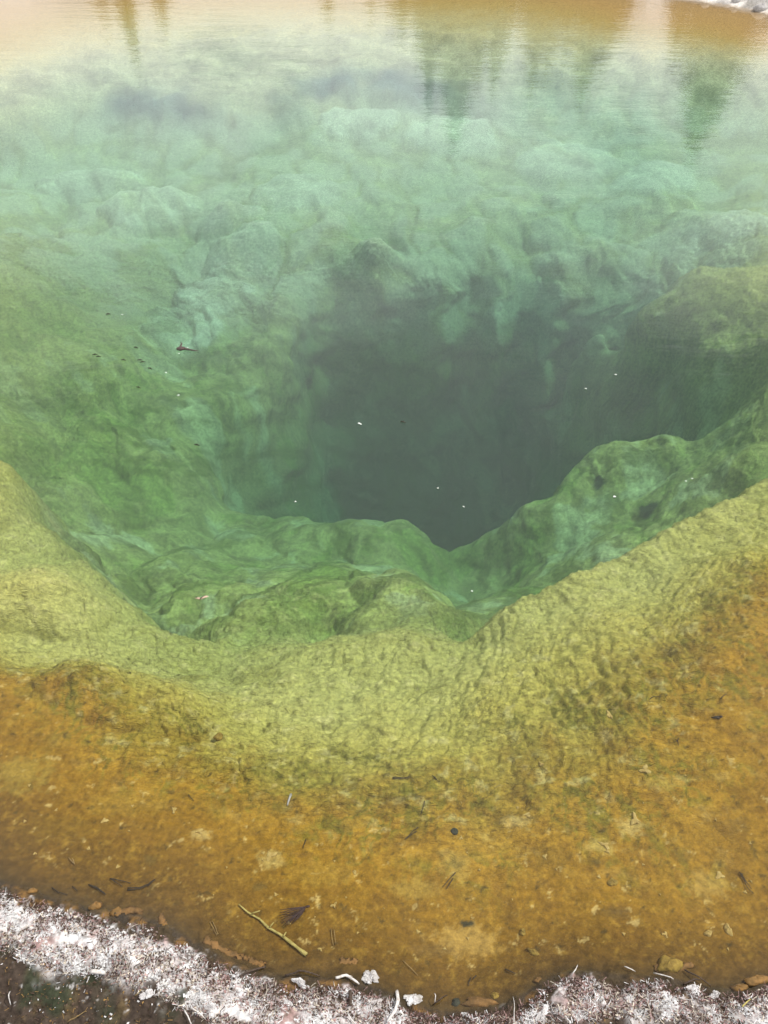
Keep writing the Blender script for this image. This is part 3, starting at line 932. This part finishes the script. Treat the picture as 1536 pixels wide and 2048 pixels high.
ORD = ['first', 'second', 'third', 'fourth', 'fifth', 'sixth', 'seventh', 'eighth', 'ninth', 'tenth', 'eleventh', 'twelfth', 'thirteenth', 'fourteenth']
back.sort()
for k, (u, v, D) in enumerate(back):
    TREES.append((u, v, D, 'full', 1.1, ORD[k] + ' from the left of the bushy pines mirrored behind the taller ones'))
for i, (u, v, D, key, wd, lab) in enumerate(TREES):
    d = ray(u, v); hl = math.hypot(d[0], d[1])
    x, y = d[0] / hl * D, d[1] / hl * D
    top = -d[2] / hl * D - CAM_H
    me, h = crowns[key]
    gz = bed_z(x, y) - .05
    sc = (top - gz) / h
    t = root('pine_tree', (x, y, gz), lab, 'tree', 'pines beyond the far bank', (0, 0, i * 1.37))
    t.scale = (1.6 * wd * max(sc, .8), 1.6 * wd * max(sc, .8), sc)
    for nm, dat in (('trunk', trunk_me[key]), ('crown', me)):
        c = bpy.data.objects.new(nm, dat); COL.objects.link(c); c.parent = t

# stones along the far bank
for k, (u, v, s, lab) in enumerate([(1528, 20, .05, 'pale boulder at the water on the far bank in the top right corner'),
                                    (1478, 7, .035, 'small grey stone left of the pale boulder on the far bank'),
                                    (1420, -2, .04, 'grey stone farthest left on the visible strip of far bank')]):
    p = P(u, v, .03)
    V, F = blob(s * 1.4, s, s * .8, 60 + k)
    o = mesh_obj('bank_stone', V, F, M['greystone'], True)
    o.location = (p[0], p[1] + .1, bed_z(p[0], p[1] + .1) + s * .25)
    tag(o, lab, 'stone', 'stones on the far bank')

# ------------------------------------------------------------------ the pale stalk, the frond and the needles in the shallows
base, V, F = rod_on_bed('stalk', [(478, 1810), (496, 1826), (520, 1840), (538, 1858), (560, 1870), (590, 1893), (613, 1911)], .0016, .0046, M['stalk'], .006, 8, .22, 4, 3)
t = root('plant_stalk', base, 'long pale yellow stalk lying in the shallows at the bank, lower left of centre', 'stalk')
mesh_obj('stem', V, F, M['stalk'], True, t)
for (u0, v0, u1, v1) in [(541, 1857, 549, 1850), (567, 1877, 574, 1869), (505, 1830, 522, 1827)]:
    a = Vector(drop(u0, v0)) - base + Vector((0, 0, .012)); b = Vector(drop(u1, v1)) - base + Vector((0, 0, .02))
    V, F = tube([a, a.lerp(b, .5), b], [.0022, .0018, .001], 6)
    mesh_obj('stub', V, F, M['stalk'], True, t)

tip = Vector(drop(614, 1819)) + Vector((0, 0, .022))
t = root('needle_fan', tip, 'dark purple brown fan of needles sunk in the orange shallows', 'needle fan')
ends = [(560, 1823), (560, 1829), (559, 1835), (559, 1841), (560, 1847), (562, 1851), (566, 1854), (571, 1855), (577, 1853), (584, 1851), (590, 1847), (595, 1843)]
for k, (u, v) in enumerate(ends):
    e = Vector(drop(u, v)) - tip + Vector((0, 0, .012))
    m = e * .5 + Vector((0, 0, .006 * math.sin(k)))
    V, F = tube([(0, 0, 0), m * .5, m, e * .8, e], [.0009, .0011, .0012, .0010, .0004], 5, .1, k)
    o = mesh_obj('needle', V, F, M['fan'], True, t)
V, F = tube([(0, 0, -.002), (.008, .001, .0)], [.0034, .0022], 6)
mesh_obj('sheath', V, F, M['fan'], True, t)


def needle_set(px_list, label, mat='needle_dark', r=.0014, group='fallen pine needles under the water', lift=.004, name='pine_needles'):
    """a sheath with its needles; each needle is a part"""
    b0 = Vector(drop(*px_list[0][0]))
    t = root(name, b0, label, 'pine needles', group)
    for k, px in enumerate(px_list):
        base, V, F = rod_on_bed('needle', px, r, r * .6, M[mat], lift + .001 * k, 5, .1, k, 3, .002)
        off = base - b0
        mesh_obj('needle', [Vector(v) + off for v in V], F, M[mat], True, t)
    return t


needle_set([[(221, 1758), (238, 1762), (262, 1767)], [(221, 1758), (232, 1766), (246, 1774)]], 'dark forked needles by the left bank, upper end of the row of three')
needle_set([[(255, 1781), (280, 1779), (300, 1771), (311, 1760)], [(256, 1777), (280, 1777), (298, 1770), (310, 1760)]], 'long dark curved needle pair like a smile near the left bank')
needle_set([[(178, 1770), (195, 1776), (211, 1788)], [(181, 1772), (198, 1780), (212, 1791)]], 'dark needle pair lying close to the white crust at left')
needle_set([[(105, 1776), (118, 1786), (136, 1791)], [(146, 1774), (156, 1783)]], 'two faint needles lying apart against the left shore')
needle_set([[(836, 1655), (825, 1664), (810, 1679)], [(833, 1664), (824, 1670), (810, 1680)]], 'dark needle pair left of the round black stone')
needle_set([[(911, 1746), (902, 1756), (885, 1775)], [(906, 1758), (900, 1768), (893, 1779)]], 'dark needle pair below the round olive patch in the middle of the shallows')
needle_set([[(785, 1556), (802, 1557), (820, 1554)], [(785, 1559), (803, 1559), (822, 1556)]], 'dark needle pair lying flat where green mats turn orange')
needle_set([[(864, 1552), (871, 1558), (880, 1564)], [(866, 1554), (872, 1561)]], 'short dark needles right of the flat pair at the green edge')
needle_set([[(612, 1680), (609, 1690), (606, 1698)]], 'single short dark needle upright in view on bare orange mat')
needle_set([[(377, 1590), (382, 1597), (388, 1603)]], 'single dark needle alone at the left of the shelf')
needle_set([[(849, 1603), (847, 1615), (842, 1630)]], 'thick dark needle above the forked pair by the black stone')
needle_set([[(1478, 1745), (1484, 1758), (1492, 1775), (1506, 1788)], [(1482, 1748), (1490, 1765), (1502, 1780)]], 'dark needles in a long bend near the right edge')
needle_set([[(1440, 1399), (1446, 1393), (1452, 1389)]], 'short dark needle on the pale orange slope at right')
needle_set([[(1350, 1480), (1354, 1485), (1357, 1492)], [(1356, 1478), (1353, 1485)]], 'tiny crossed dark needles on the right slope')
needle_set([[(1300, 1399), (1306, 1395), (1318, 1394)]], 'short dark needle lying left of the winged fragment')
needle_set([[(148, 1728), (143, 1722), (138, 1716)], [(150, 1730), (148, 1722), (146, 1718)]], 'tan needles crossed in the shallows at left', 'needle_tan')
needle_set([[(662, 1858), (664, 1875), (667, 1892)], [(668, 1860), (670, 1876), (672, 1888)]], 'tan needle pair right of the dark fan', 'needle_tan', .0011)
needle_set([[(425, 1843), (432, 1856), (436, 1870)], [(420, 1845), (428, 1858), (434, 1872)]], 'tan needle pair between the left crust and the pale stalk', 'needle_tan', .0011)
needle_set([[(806, 1922), (822, 1938), (836, 1952)]], 'single long tan needle in the brown water near the lower bank', 'needle_tan', .0011)
needle_set([[(1010, 1939), (1020, 1944), (1030, 1948)]], 'short dark needle in brown water left of the right bank')
needle_set([[(942, 1956), (938, 1964), (936, 1973)], [(952, 1952), (945, 1960)]], 'dark needles in the deepest bay of the lower bank')

# winged fragment on the right slope
p = Vector(drop(1432, 1436))
t = root('seed_wing', p, 'dark winged seed fragment resting on the right orange slope', 'seed')
V, F = flake_mesh(.019, .006, .0022, 5)
o = mesh_obj('wing', V, F, M['needle_dark'], True, t); o.location.z = .004; o.rotation_euler.z = -.1
V, F = blob(.0055, .004, .0035, 8, 8, 5)
o = mesh_obj('seed', V, F, M['darkwood'], True, t); o.location = (.014, .002, .005)

# grey-white feather-like scrap
base, V, F = rod_on_bed('scrap', [(582, 1590), (578, 1602), (575, 1612)], .0042, .0022, M['greystone'], .004, 6, .25, 3)
o = mesh_obj('bark_scrap', V, F, M['greystone'], True); o.location = base
tag(o, 'small grey scrap of bark on the orange shelf below the green edge', 'bark')

# round dark stone, olive patch, rusty stones by the bank
STN = [
    (909, 1663, .0105, .0105, .006, 'blackstone', 'round_stone', 'round black stone alone in the middle of the orange shelf', 0),
    (1338, 1931, .030, .018, .014, 'yellowstone', 'shore_stone', 'yellow mossy stone in the water near the right bank', .5),
    (1514, 1962, .026, .014, .009, 'rust', 'shore_stone', 'flat rusty stone in the water at the right edge', .1),
    (1478, 1977, .020, .009, .007, 'rust', 'shore_stone', 'low rusty stone left of the flat one at the right edge', -.2),
    (958, 2006, .036, .011, .010, 'rust', 'shore_stone', 'long rusty slab against the shore in the lower bay', -.1),
    (912, 2006, .012, .008, .007, 'blackstone', 'shore_stone', 'dark stone beside the long rusty slab in the bay', .4),
    (990, 1992, .011, .007, .006, 'yellowstone', 'shore_stone', 'small tan stone above the rusty slab in the bay', .4),
    (1416, 1868, .0095, .0085, .008, 'flake', 'shore_stone', 'small tan pebble standing on the right shelf', .4),
    (1456, 1861, .0125, .010, .009, 'flake', 'shore_stone', 'tan pebble with a wide shadow right of the smaller one', 1.4),
    (1066, 1905, .013, .008, .007, 'yellowstone', 'shore_stone', 'yellow pebble on the brown shelf right of the weedy patch', -.6),
    (1075, 1960, .010, .005, .004, 'rust', 'shore_stone', 'little rusty pebble left of the right crust bank', .0),
    (1045, 1865, .009, .007, .006, 'yellowstone', 'shore_stone', 'tiny yellow pebble in mid shelf above the yellow pebble', .0),
    (192, 1814, .014, .012, .010, 'rust', 'shore_stone', 'rust orange stone touching the left crust bank', 1.2),
    (65, 1783, .011, .008, .007, 'rust', 'shore_stone', 'small rusty stone at the far left shore', .2),
    (1225, 1765, .013, .011, .006, 'yellowstone', 'shore_stone', 'low ring shaped tan stone on the right half of the shelf', .2),
    (437, 1474, .016, .012, .010, 'yellowstone', 'shore_stone', 'rounded olive stone set in the wrinkled rim at left', .3),
    (709, 1745, .006, .005, .004, 'flake', 'shore_stone', 'very small cream pebble in the middle shelf', .3),
]
for k, (u, v, rx, ry, rz, mt, nm, lab, sp) in enumerate(STN):
    p = drop(u, v)
    V, F = blob(rx, ry, rz, 100 + k, 18, 10, .38 if k else .06)
    rj = random.Random(k); V = [tuple(c * (1 + (.09 if k else .02) * rj.uniform(-1, 1)) for c in q) for q in V]
    o = mesh_obj(nm, V, F, M[mt], True)
    lay(o, p, sp, -rz * .12)
    tag(o, lab, 'stone', 'stones in the shallows')

# rusty ridges along the shore
RIDGES = [([(410, 1880), (430, 1892), (455, 1905), (485, 1917), (500, 1918)], 'long rusty crust ridge curving along the shore below the stalk'),
          ([(500, 1922), (515, 1928), (532, 1932)], 'short rusty crust ridge at the right end of the long one'),
          ([(318, 1834), (326, 1844), (332, 1856)], 'rusty crust ridge standing off the left bank'),
          ([(225, 1826), (255, 1822), (285, 1824)], 'flat rusty crust ridge just off the left white bank'),
          ([(680, 1921), (700, 1926), (715, 1922)], 'rusty crust ridge by the shore right of the stalk end'),
          ([(1310, 1938), (1335, 1934), (1360, 1937), (1385, 1930)], 'rusty crust ridge before the right bank left of the mossy stone')]
for k, (px, lab) in enumerate(RIDGES):
    base, V, F = rod_on_bed('r', px, .0085, .006, M['rust'], -.001, 10, .5, 20 + k, 6)
    rj = random.Random(k); V = [(q[0] + rj.uniform(-.003, .003), q[1] + rj.uniform(-.003, .003), q[2] * .6 + rj.uniform(-.002, .002)) for q in V]
    o = mesh_obj('crust_ridge', V, F, M['rust'], True); o.location = base
    tag(o, lab, 'crust', 'rusty crusts in the shallows')

# pale mineral flakes scattered on the orange shelf
big = [(1290, 1540, .020, 'large cream flake with ragged tail on the right slope'), (1218, 1430, .017, 'pale double flake on the slope below the right rim'),
       (541, 1712, .019, 'broad cream crust patch in the middle of the left shelf'), (1082, 1528, .010, 'cream flake alone left of the large ragged one'),
       (1270, 1640, .020, 'crumbly cream ring of crust right of centre'), (400, 1664, .012, 'cream flake pair at the left of the shelf'),
       (348, 1620, .011, 'cream three lobed flake on the left shelf'), (208, 1642, .012, 'cream flake nearest the left edge of the shelf'),
       (1210, 1690, .015, 'cream crust with broken edge below the crumbly ring'), (1090, 1714, .010, 'cream patch in the centre right of the shelf'),
       (1440, 1752, .016, 'pale crust at the right edge of the shelf'), (1330, 1870, .010, 'cream branched scrap above the mossy stone'),
       (668, 1811, .009, 'cream flake right of the dark fan'), (640, 1899, .007, 'white flake by the end of the pale stalk'),
       (922, 1676, .009, 'white flake touching the round black stone'), (1055, 1630, .014, 'cream flakes above centre of the right shelf')]
for k, (u, v, s, lab) in enumerate(big):
    p = drop(u, v)
    V, F = flake_mesh(s * 1.15, s * .8, .0022, 300 + k, 15)
    o = mesh_obj('mineral_flake', V, F, M['flake'])
    lay(o, p, k * 1.9, -.0012)
    tag(o, lab, 'flake', 'large pale flakes on the shelf')
fl_me = []
for k in range(6):
    V, F = flake_mesh(.0062, .0046, .0014, 400 + k, 9)
    o = mesh_obj('mineral_flake', V, F, M['flake']); fl_me.append(o.data); bpy.data.objects.remove(o)
r_ = random.Random(5)
BANDS = [(1545, 1600, 'just below the wrinkled green edge'), (1605, 1655, 'level with the thick needle above the black stone'), (1660, 1710, 'level with the round black stone'),
         (1715, 1765, 'level with the olive patch below the black stone'), (1770, 1840, 'level with the dark fan'), (1845, 1900, 'on the brown shelf nearest the bank')]
for bi, (v0, v1, where) in enumerate(BANDS):
    spots = []
    while len(spots) < 9:
        u = r_.uniform(15, 1520); v = r_.uniform(v0, v1)
        if v > np.interp(u, [q[0] for q in shore_px], [q[1] for q in shore_px]) - 50 or any(abs(u - q[0]) < 45 for q in spots): continue
        spots.append((u, v))
    spots.sort()
    for k, (u, v) in enumerate(spots):
        p = drop(u, v)
        o = bpy.data.objects.new('mineral_flake', fl_me[(bi * 9 + k) % 6]); COL.objects.link(o)
        sc = r_.choice([.5, .6, .8, 1.0, 1.25]); o.scale = (sc, sc, 1)
        lay(o, p, r_.uniform(0, 6.28), -.001)
        tag(o, ORD[k] + ' small pale flake from the left ' + where, 'flake', 'small pale flakes on the shelf')

# ------------------------------------------------------------------ what floats on the water, and sun glints built as flakes
p = P(362, 697, .004)
t = root('bud_scale', p, 'dark brown bud with a thin tail floating left of the vent', 'bud')
V, F = blob(.022, .012, .009, 31, 10, 6, .3); mesh_obj('bud', V, F, M['deadinsect'], True, t)
V, F = tube([(.01, 0, 0), (.05, -.012, 0), (.085, -.022, .001)], [.006, .0035, .0015], 6); mesh_obj('tail', V, F, M['deadinsect'], True, t)
V, F = tube([(-.005, .005, .002), (-.002, .03, .006), (-.008, .045, .008)], [.005, .004, .001], 6); mesh_obj('scale', V, F, M['deadinsect'], True, t)
p = P(403, 1196, .004)
t = root('floating_leaf', p, 'small pinkish winged leaf floating above the green ledge', 'leaf')
V, F = flake_mesh(.016, .006, .0012, 33, 9); a = mesh_obj('blade', V, F, M['glintleaf'], True, t); a.location = (.010, .004, 0); a.rotation_euler.z = .5
V, F = flake_mesh(.012, .005, .0012, 34, 9); a = mesh_obj('blade', V, F, M['glintleaf'], True, t); a.location = (-.010, -.002, 0); a.rotation_euler.z = -.3
V, F = tube([(-.004, -.006, .001), (.004, .006, .002)], [.0018, .0012], 5); mesh_obj('vein', V, F, M['deadinsect'], True, t)
GLINTS = [(244, 629, 'white petal floating farthest up at the left'), (332, 745, 'white petal below the floating bud, upper of two'), (357, 790, 'white petal below the floating bud, lower of two'),
       (719, 847, 'white petal floating at the left edge of the dark vent'), (591, 1003, 'white petal floating at the lower left corner of the vent'), (876, 976, 'white petal in the lower middle of the vent'),
       (927, 1013, 'white petal just above the notch of the vent'), (1229, 993, 'long white petal floating between the two dark pits'), (1372, 962, 'white petal floating right of the upper dark pit'),
       (1384, 957, 'white petal nearest the right rim'), (944, 1182, 'white petal floating over the green hollow below the vent'), (1172, 777, 'white petal before the dark right wall'),
       (1231, 749, 'white petal floating highest before the right wall'), (375, 695, 'white petal touching the tail of the floating bud'), (358, 707, 'white petal touching the floating bud from below')]
glint_me = []  # thin white flakes modelled in place of sun glints on the water
for k in range(3):
    V, F = flake_mesh(.011, .0055, .0012, 40 + k, 8); o = mesh_obj('sunglint', V, F, M['sunglint'], True); glint_me.append(o.data); bpy.data.objects.remove(o)
for k, (u, v, lab) in enumerate(GLINTS):
    p = P(u, v, .004)
    o = bpy.data.objects.new('sunglint', glint_me[k % 3]); COL.objects.link(o)
    o.location = p; o.rotation_euler = (.1, 0, random.uniform(-.5, .8))
    s = .55 if k not in (7, 3) else .9
    if k > 12: s = .5
    o.scale = (s * (1.2 if p[1] > 2.5 else .9),) * 2 + (1,)
    tag(o, lab, 'sunglint', 'white sun glints on the pool')
BITS = ['second from the right', 'fourth from the right', 'leftmost', 'second from the left', 'fifth from the right', 'rightmost but one low', 'lowest', 'topmost', '', '', 'rightmost']
for k, (u, v) in enumerate([(272, 695), (280, 720), (190, 709), (197, 713), (247, 720), (285, 724), (277, 775), (216, 628), (394, 890), (806, 844), (300, 737)]):
    p = P(u, v, .003)
    V, F = tube([(-.012, 0, 0), (0, .002, .001), (.012, -.002, 0)], [.0015, .0032, .0012], 6)
    o = mesh_obj('floating_needle', V, F, M['needle_dark'], True); o.location = p; o.rotation_euler.z = random.uniform(-.4, .3)
    tag(o, (BITS[k] + ' of the dark specks floating left of the brown bud') if k < 8 or k == 10 else ('dark bit of needle floating by the lower left wall' if k == 8 else 'dark bit of needle floating over the vent'), 'pine needle', 'dark bits floating on the pool')

# ------------------------------------------------------------------ twigs and lumps on the near bank
TW = [([(794, 1985), (796, 2005), (790, 2025), (775, 2045)], .0042, .0026, 'bleached', 'thick curved white twig standing out on the lower bank', .012),
      ([(480, 1956), (500, 1946), (520, 1940), (532, 1936)], .0026, .0016, 'darkwood', 'crooked grey brown twig at the water left of the pale stalk', .006),
      ([(570, 1953), (600, 1945), (625, 1950), (640, 1955)], .0022, .0012, 'darkwood', 'dark arched twig on the shore below the end of the stalk', .008),
      ([(184, 1945), (212, 1948)], .0048, .0036, 'bleached', 'short flat white stick on the dark soil at left', .004),
      ([(865, 2012), (880, 2004), (894, 1992)], .0012, .0008, 'darkwood', 'thin forked twig reaching over the water in the lower bay', .02),
      ([(869, 2010), (870, 1998), (868, 1988)], .0012, .0008, 'bleached', 'thin upright white twig at the left of the lower bay', .02),
      ([(1027, 2046), (1026, 2020), (1025, 1995)], .0009, .0006, 'bleached', 'straight thin white stem rising right of the lower bay', .02),
      ([(1247, 1935), (1257, 1940), (1269, 1945)], .0015, .001, 'bleached', 'short bright white sliver at the water by the right bank', .004),
      ([(1305, 1948), (1325, 1954), (1345, 1960)], .0016, .001, 'bleached', 'pale sliver pair lying on the right shoreline', .005),
      ([(1140, 1955), (1147, 1946), (1154, 1932)], .0014, .0008, 'bleached', 'thin white bent stem sticking out at left of the right bank', .02),
      ([(1368, 1942), (1395, 1958), (1420, 1975)], .0018, .0011, 'darkwood', 'dark twig slanting down the right shoreline', .008),
      ([(1366, 1970), (1385, 1962), (1398, 1962)], .0022, .0012, 'darkwood', 'dark hooked twig on the crust of the right bank', .008),
      ([(1482, 2015), (1490, 2007), (1498, 2000)], .0016, .001, 'stalk', 'tan stick on the brown crust near the right corner', .005),
      ([(23, 1985), (24, 2000), (24, 2012)], .0012, .0008, 'bleached', 'thin pale stem upright on the dark soil at far left', .012),
      ([(370, 2022), (378, 2035), (384, 2050)], .0016, .0012, 'bleached', 'curved white stem at the lower edge left of centre', .006),
      ([(385, 2018), (400, 2028), (412, 2040)], .0016, .0012, 'bleached', 'curved white stem right of its twin at the lower edge', .006),
      ([(695, 2028), (702, 2040), (712, 2050)], .0014, .001, 'bleached', 'thin white curl on the crust left of the thick curved twig', .006),
      ([(672, 1958), (690, 1954), (704, 1956)], .0032, .0024, 'bleached', 'weathered white stick at the water on the middle bank', .006),
      ([(692, 1952), (706, 1962), (718, 1970)], .0032, .002, 'bleached', 'white stick crossing the weathered one on the middle bank', .008),
      ([(137, 2046), (160, 2034), (176, 2024)], .0009, .0006, 'needle_tan', 'tan needle lying on the dark soil at lower left', .004),
      ([(272, 1993), (280, 1988), (286, 1981)], .0012, .0009, 'needle_tan', 'short tan needle left of the white lump on the soil', .004),
      ([(700, 1985), (702, 1998), (701, 2012)], .0042, .003, 'darkwood', 'stubby dark wood chip standing on the middle crust', .006)]
for k, (px, r0, r1, mt, lab, arch) in enumerate(TW):
    base, V, F = rod_on_bed('t', px, r0, r1, M[mt], .008, 7, .18, 50 + k, 3, arch)
    o = mesh_obj('twig', V, F, M[mt], True); o.location = base
    tag(o, lab, 'twig', 'twigs on the near bank')
LUMP = [(294, 1990, .015, .012, .010, 'round white lump on the dark soil at left'), (346, 1985, .012, .009, .008, 'smaller white lump right of the round one'),
        (740, 1955, .022, .017, .013, 'large white crust lump at the water on the middle bank'), (825, 2000, .018, .020, .010, 'white crust lump left of the lower bay'),
        (1385, 1978, .018, .011, .009, 'bluish white crust lump on the right bank'), (1260, 2000, .016, .013, .010, 'white crust lump in the middle of the right bank'),
        (575, 2008, .014, .009, .008, 'white crust lump on pinkish litter of the middle bank'), (425, 2020, .022, .018, .012, 'big white crust lump at the lower edge left of centre'),
        (1085, 2030, .022, .013, .010, 'white crust lump right of the lower bay'), (1430, 1992, .010, .016, .009, 'narrow white lump by the right shoreline'),
        (600, 1965, .020, .010, .008, 'white lump under the dark arched twig'), (930, 2032, .010, .008, .008, 'small white lump at the head of the lower bay')]
for k, (u, v, rx, ry, rz, lab) in enumerate(LUMP):
    p = drop(u, v)
    V, F = blob(rx * .8, ry * .8, rz * .75, 200 + k, 30, 16, .5)
    r_ = random.Random(k)
    V = [tuple(c * (1 + .22 * r_.uniform(-1, 1)) for c in q) for q in V]
    o = mesh_obj('crust_lump', V, F, M['whiteflake'])
    lay(o, p, k * .9, -rz * .1)
    tag(o, lab, 'crust', 'white crust lumps on the near bank')

# litter of the bank: nobody could count it
def litter(name, n, smin, smax, fibre, palette, weights, band, seed, clump=False):
    r = np.random.default_rng(seed)
    uu = r.uniform(-320, 1856, n * 4); t = r.random(n * 4)
    sh = np.interp(uu, [q[0] for q in shore_px], [q[1] for q in shore_px])
    inn = np.interp(uu, [q[0] for q in inner_px], [q[1] for q in inner_px])
    lo_, hi_ = band
    vvv = sh + 4 + (lo_ + (hi_ - lo_) * t) * (inn - sh)
    keep = fbm(uu / 55.0, vvv / 38.0, seed, 3) > -.25
    uu, vvv = uu[keep][:n], vvv[keep][:n]
    V = []; F = []; Cc = []
    for u, v in zip(uu, vvv):
        p = P(u, v, .03)
        z = bed_z(p[0], p[1])
        p = P(u, v, z); z = bed_z(p[0], p[1]); p[2] = z
        if z < .004: continue
        a = r.uniform(0, 6.283); s = r.uniform(smin, smax)
        c = np.array(palette[r.choice(len(palette), p=weights)]) * r.uniform(.6, 1.1)
        if clump:
            wn = float(perlin(np.array([p[0] * 17.0]), np.array([p[1] * 17.0]), 77)[0] + .6 * perlin(np.array([p[0] * 45.0]), np.array([p[1] * 45.0]), 78)[0]) + max(0.0, .5 * (-.55 - p[0]))
            if wn < -.05: c = np.array(palette[r.choice([1, 2, 3, 3, 4])]) * r.uniform(.45, 1.0)
            elif wn > .3 and r.random() < .7: c = np.array(palette[0]) * r.uniform(.8, 1.05)
        if z < .020 + .012 * r.standard_normal(): c = np.array(palette[r.choice([3, 3, 1] if clump else [0, 1, 2])]) * r.uniform(.35, .9)
        k = len(V)
        dx = np.array([math.cos(a), math.sin(a), r.uniform(-.5, .9)]); sx = np.array([-math.sin(a), math.cos(a), r.uniform(-.7, .7)])
        if fibre:
            w = s * r.uniform(.035, .07)
            up = np.array([0, 0, 1.0])
            bend = r.uniform(-.35, .35)
            pts = [p + up * .002, p + dx * s * .4 + up * s * .12 + sx * bend * s * .3, p + dx * s * .75 + up * s * .1 + sx * bend * s * .8, p + dx * s + sx * bend * s * 1.3]
            for q in pts:
                V.append(q - sx * w); V.append(q + sx * w)
            for j in range(3):
                F.append((k + 2 * j, k + 2 * j + 1, k + 2 * j + 3, k + 2 * j + 2))
            Cc += [c] * 8
        else:
            p = p + np.array([0, 0, s * .15])
            V += [p - dx * s * .5 - sx * s * .35 * r.uniform(.3, 1), p + dx * s * .5 * r.uniform(.5, 1) - sx * s * .3, p + dx * s * .55 + sx * s * .4 * r.uniform(.3, 1), p - dx * s * .4 * r.uniform(.4, 1) + sx * s * .4]
            F.append((k, k + 1, k + 2, k + 3)); Cc += [c] * 4
    o = fast_mesh(name, np.array(V), np.array(F), M['ground'], False, np.array(Cc))
    o['kind'] = 'stuff'
    return o


WH = (.64, .63, .61); PK = (.36, .23, .21); GY_ = (.45, .42, .40); BR = (.10, .065, .045); OC = (.30, .18, .06); CRM = (.66, .58, .46)
litter('crust_flakes', 29000, .002, .0065, False, [WH, PK, GY_, BR, CRM], [.33, .20, .16, .21, .10], (0.02, 1.05), 61, True)
litter('dry_moss_fibres', 16000, .004, .013, True, [WH, PK, CRM, BR, GY_], [.28, .22, .14, .24, .12], (-.02, 1.1), 62, True)
litter('soil_litter', 3500, .003, .010, True, [BR, OC, (.05, .04, .02), WH], [.48, .2, .30, .02], (1.0, 2.4), 63)
litter('soil_crumbs', 3500, .002, .006, False, [BR, OC, (.05, .04, .02), WH], [.5, .12, .33, .05], (1.0, 2.3), 64)
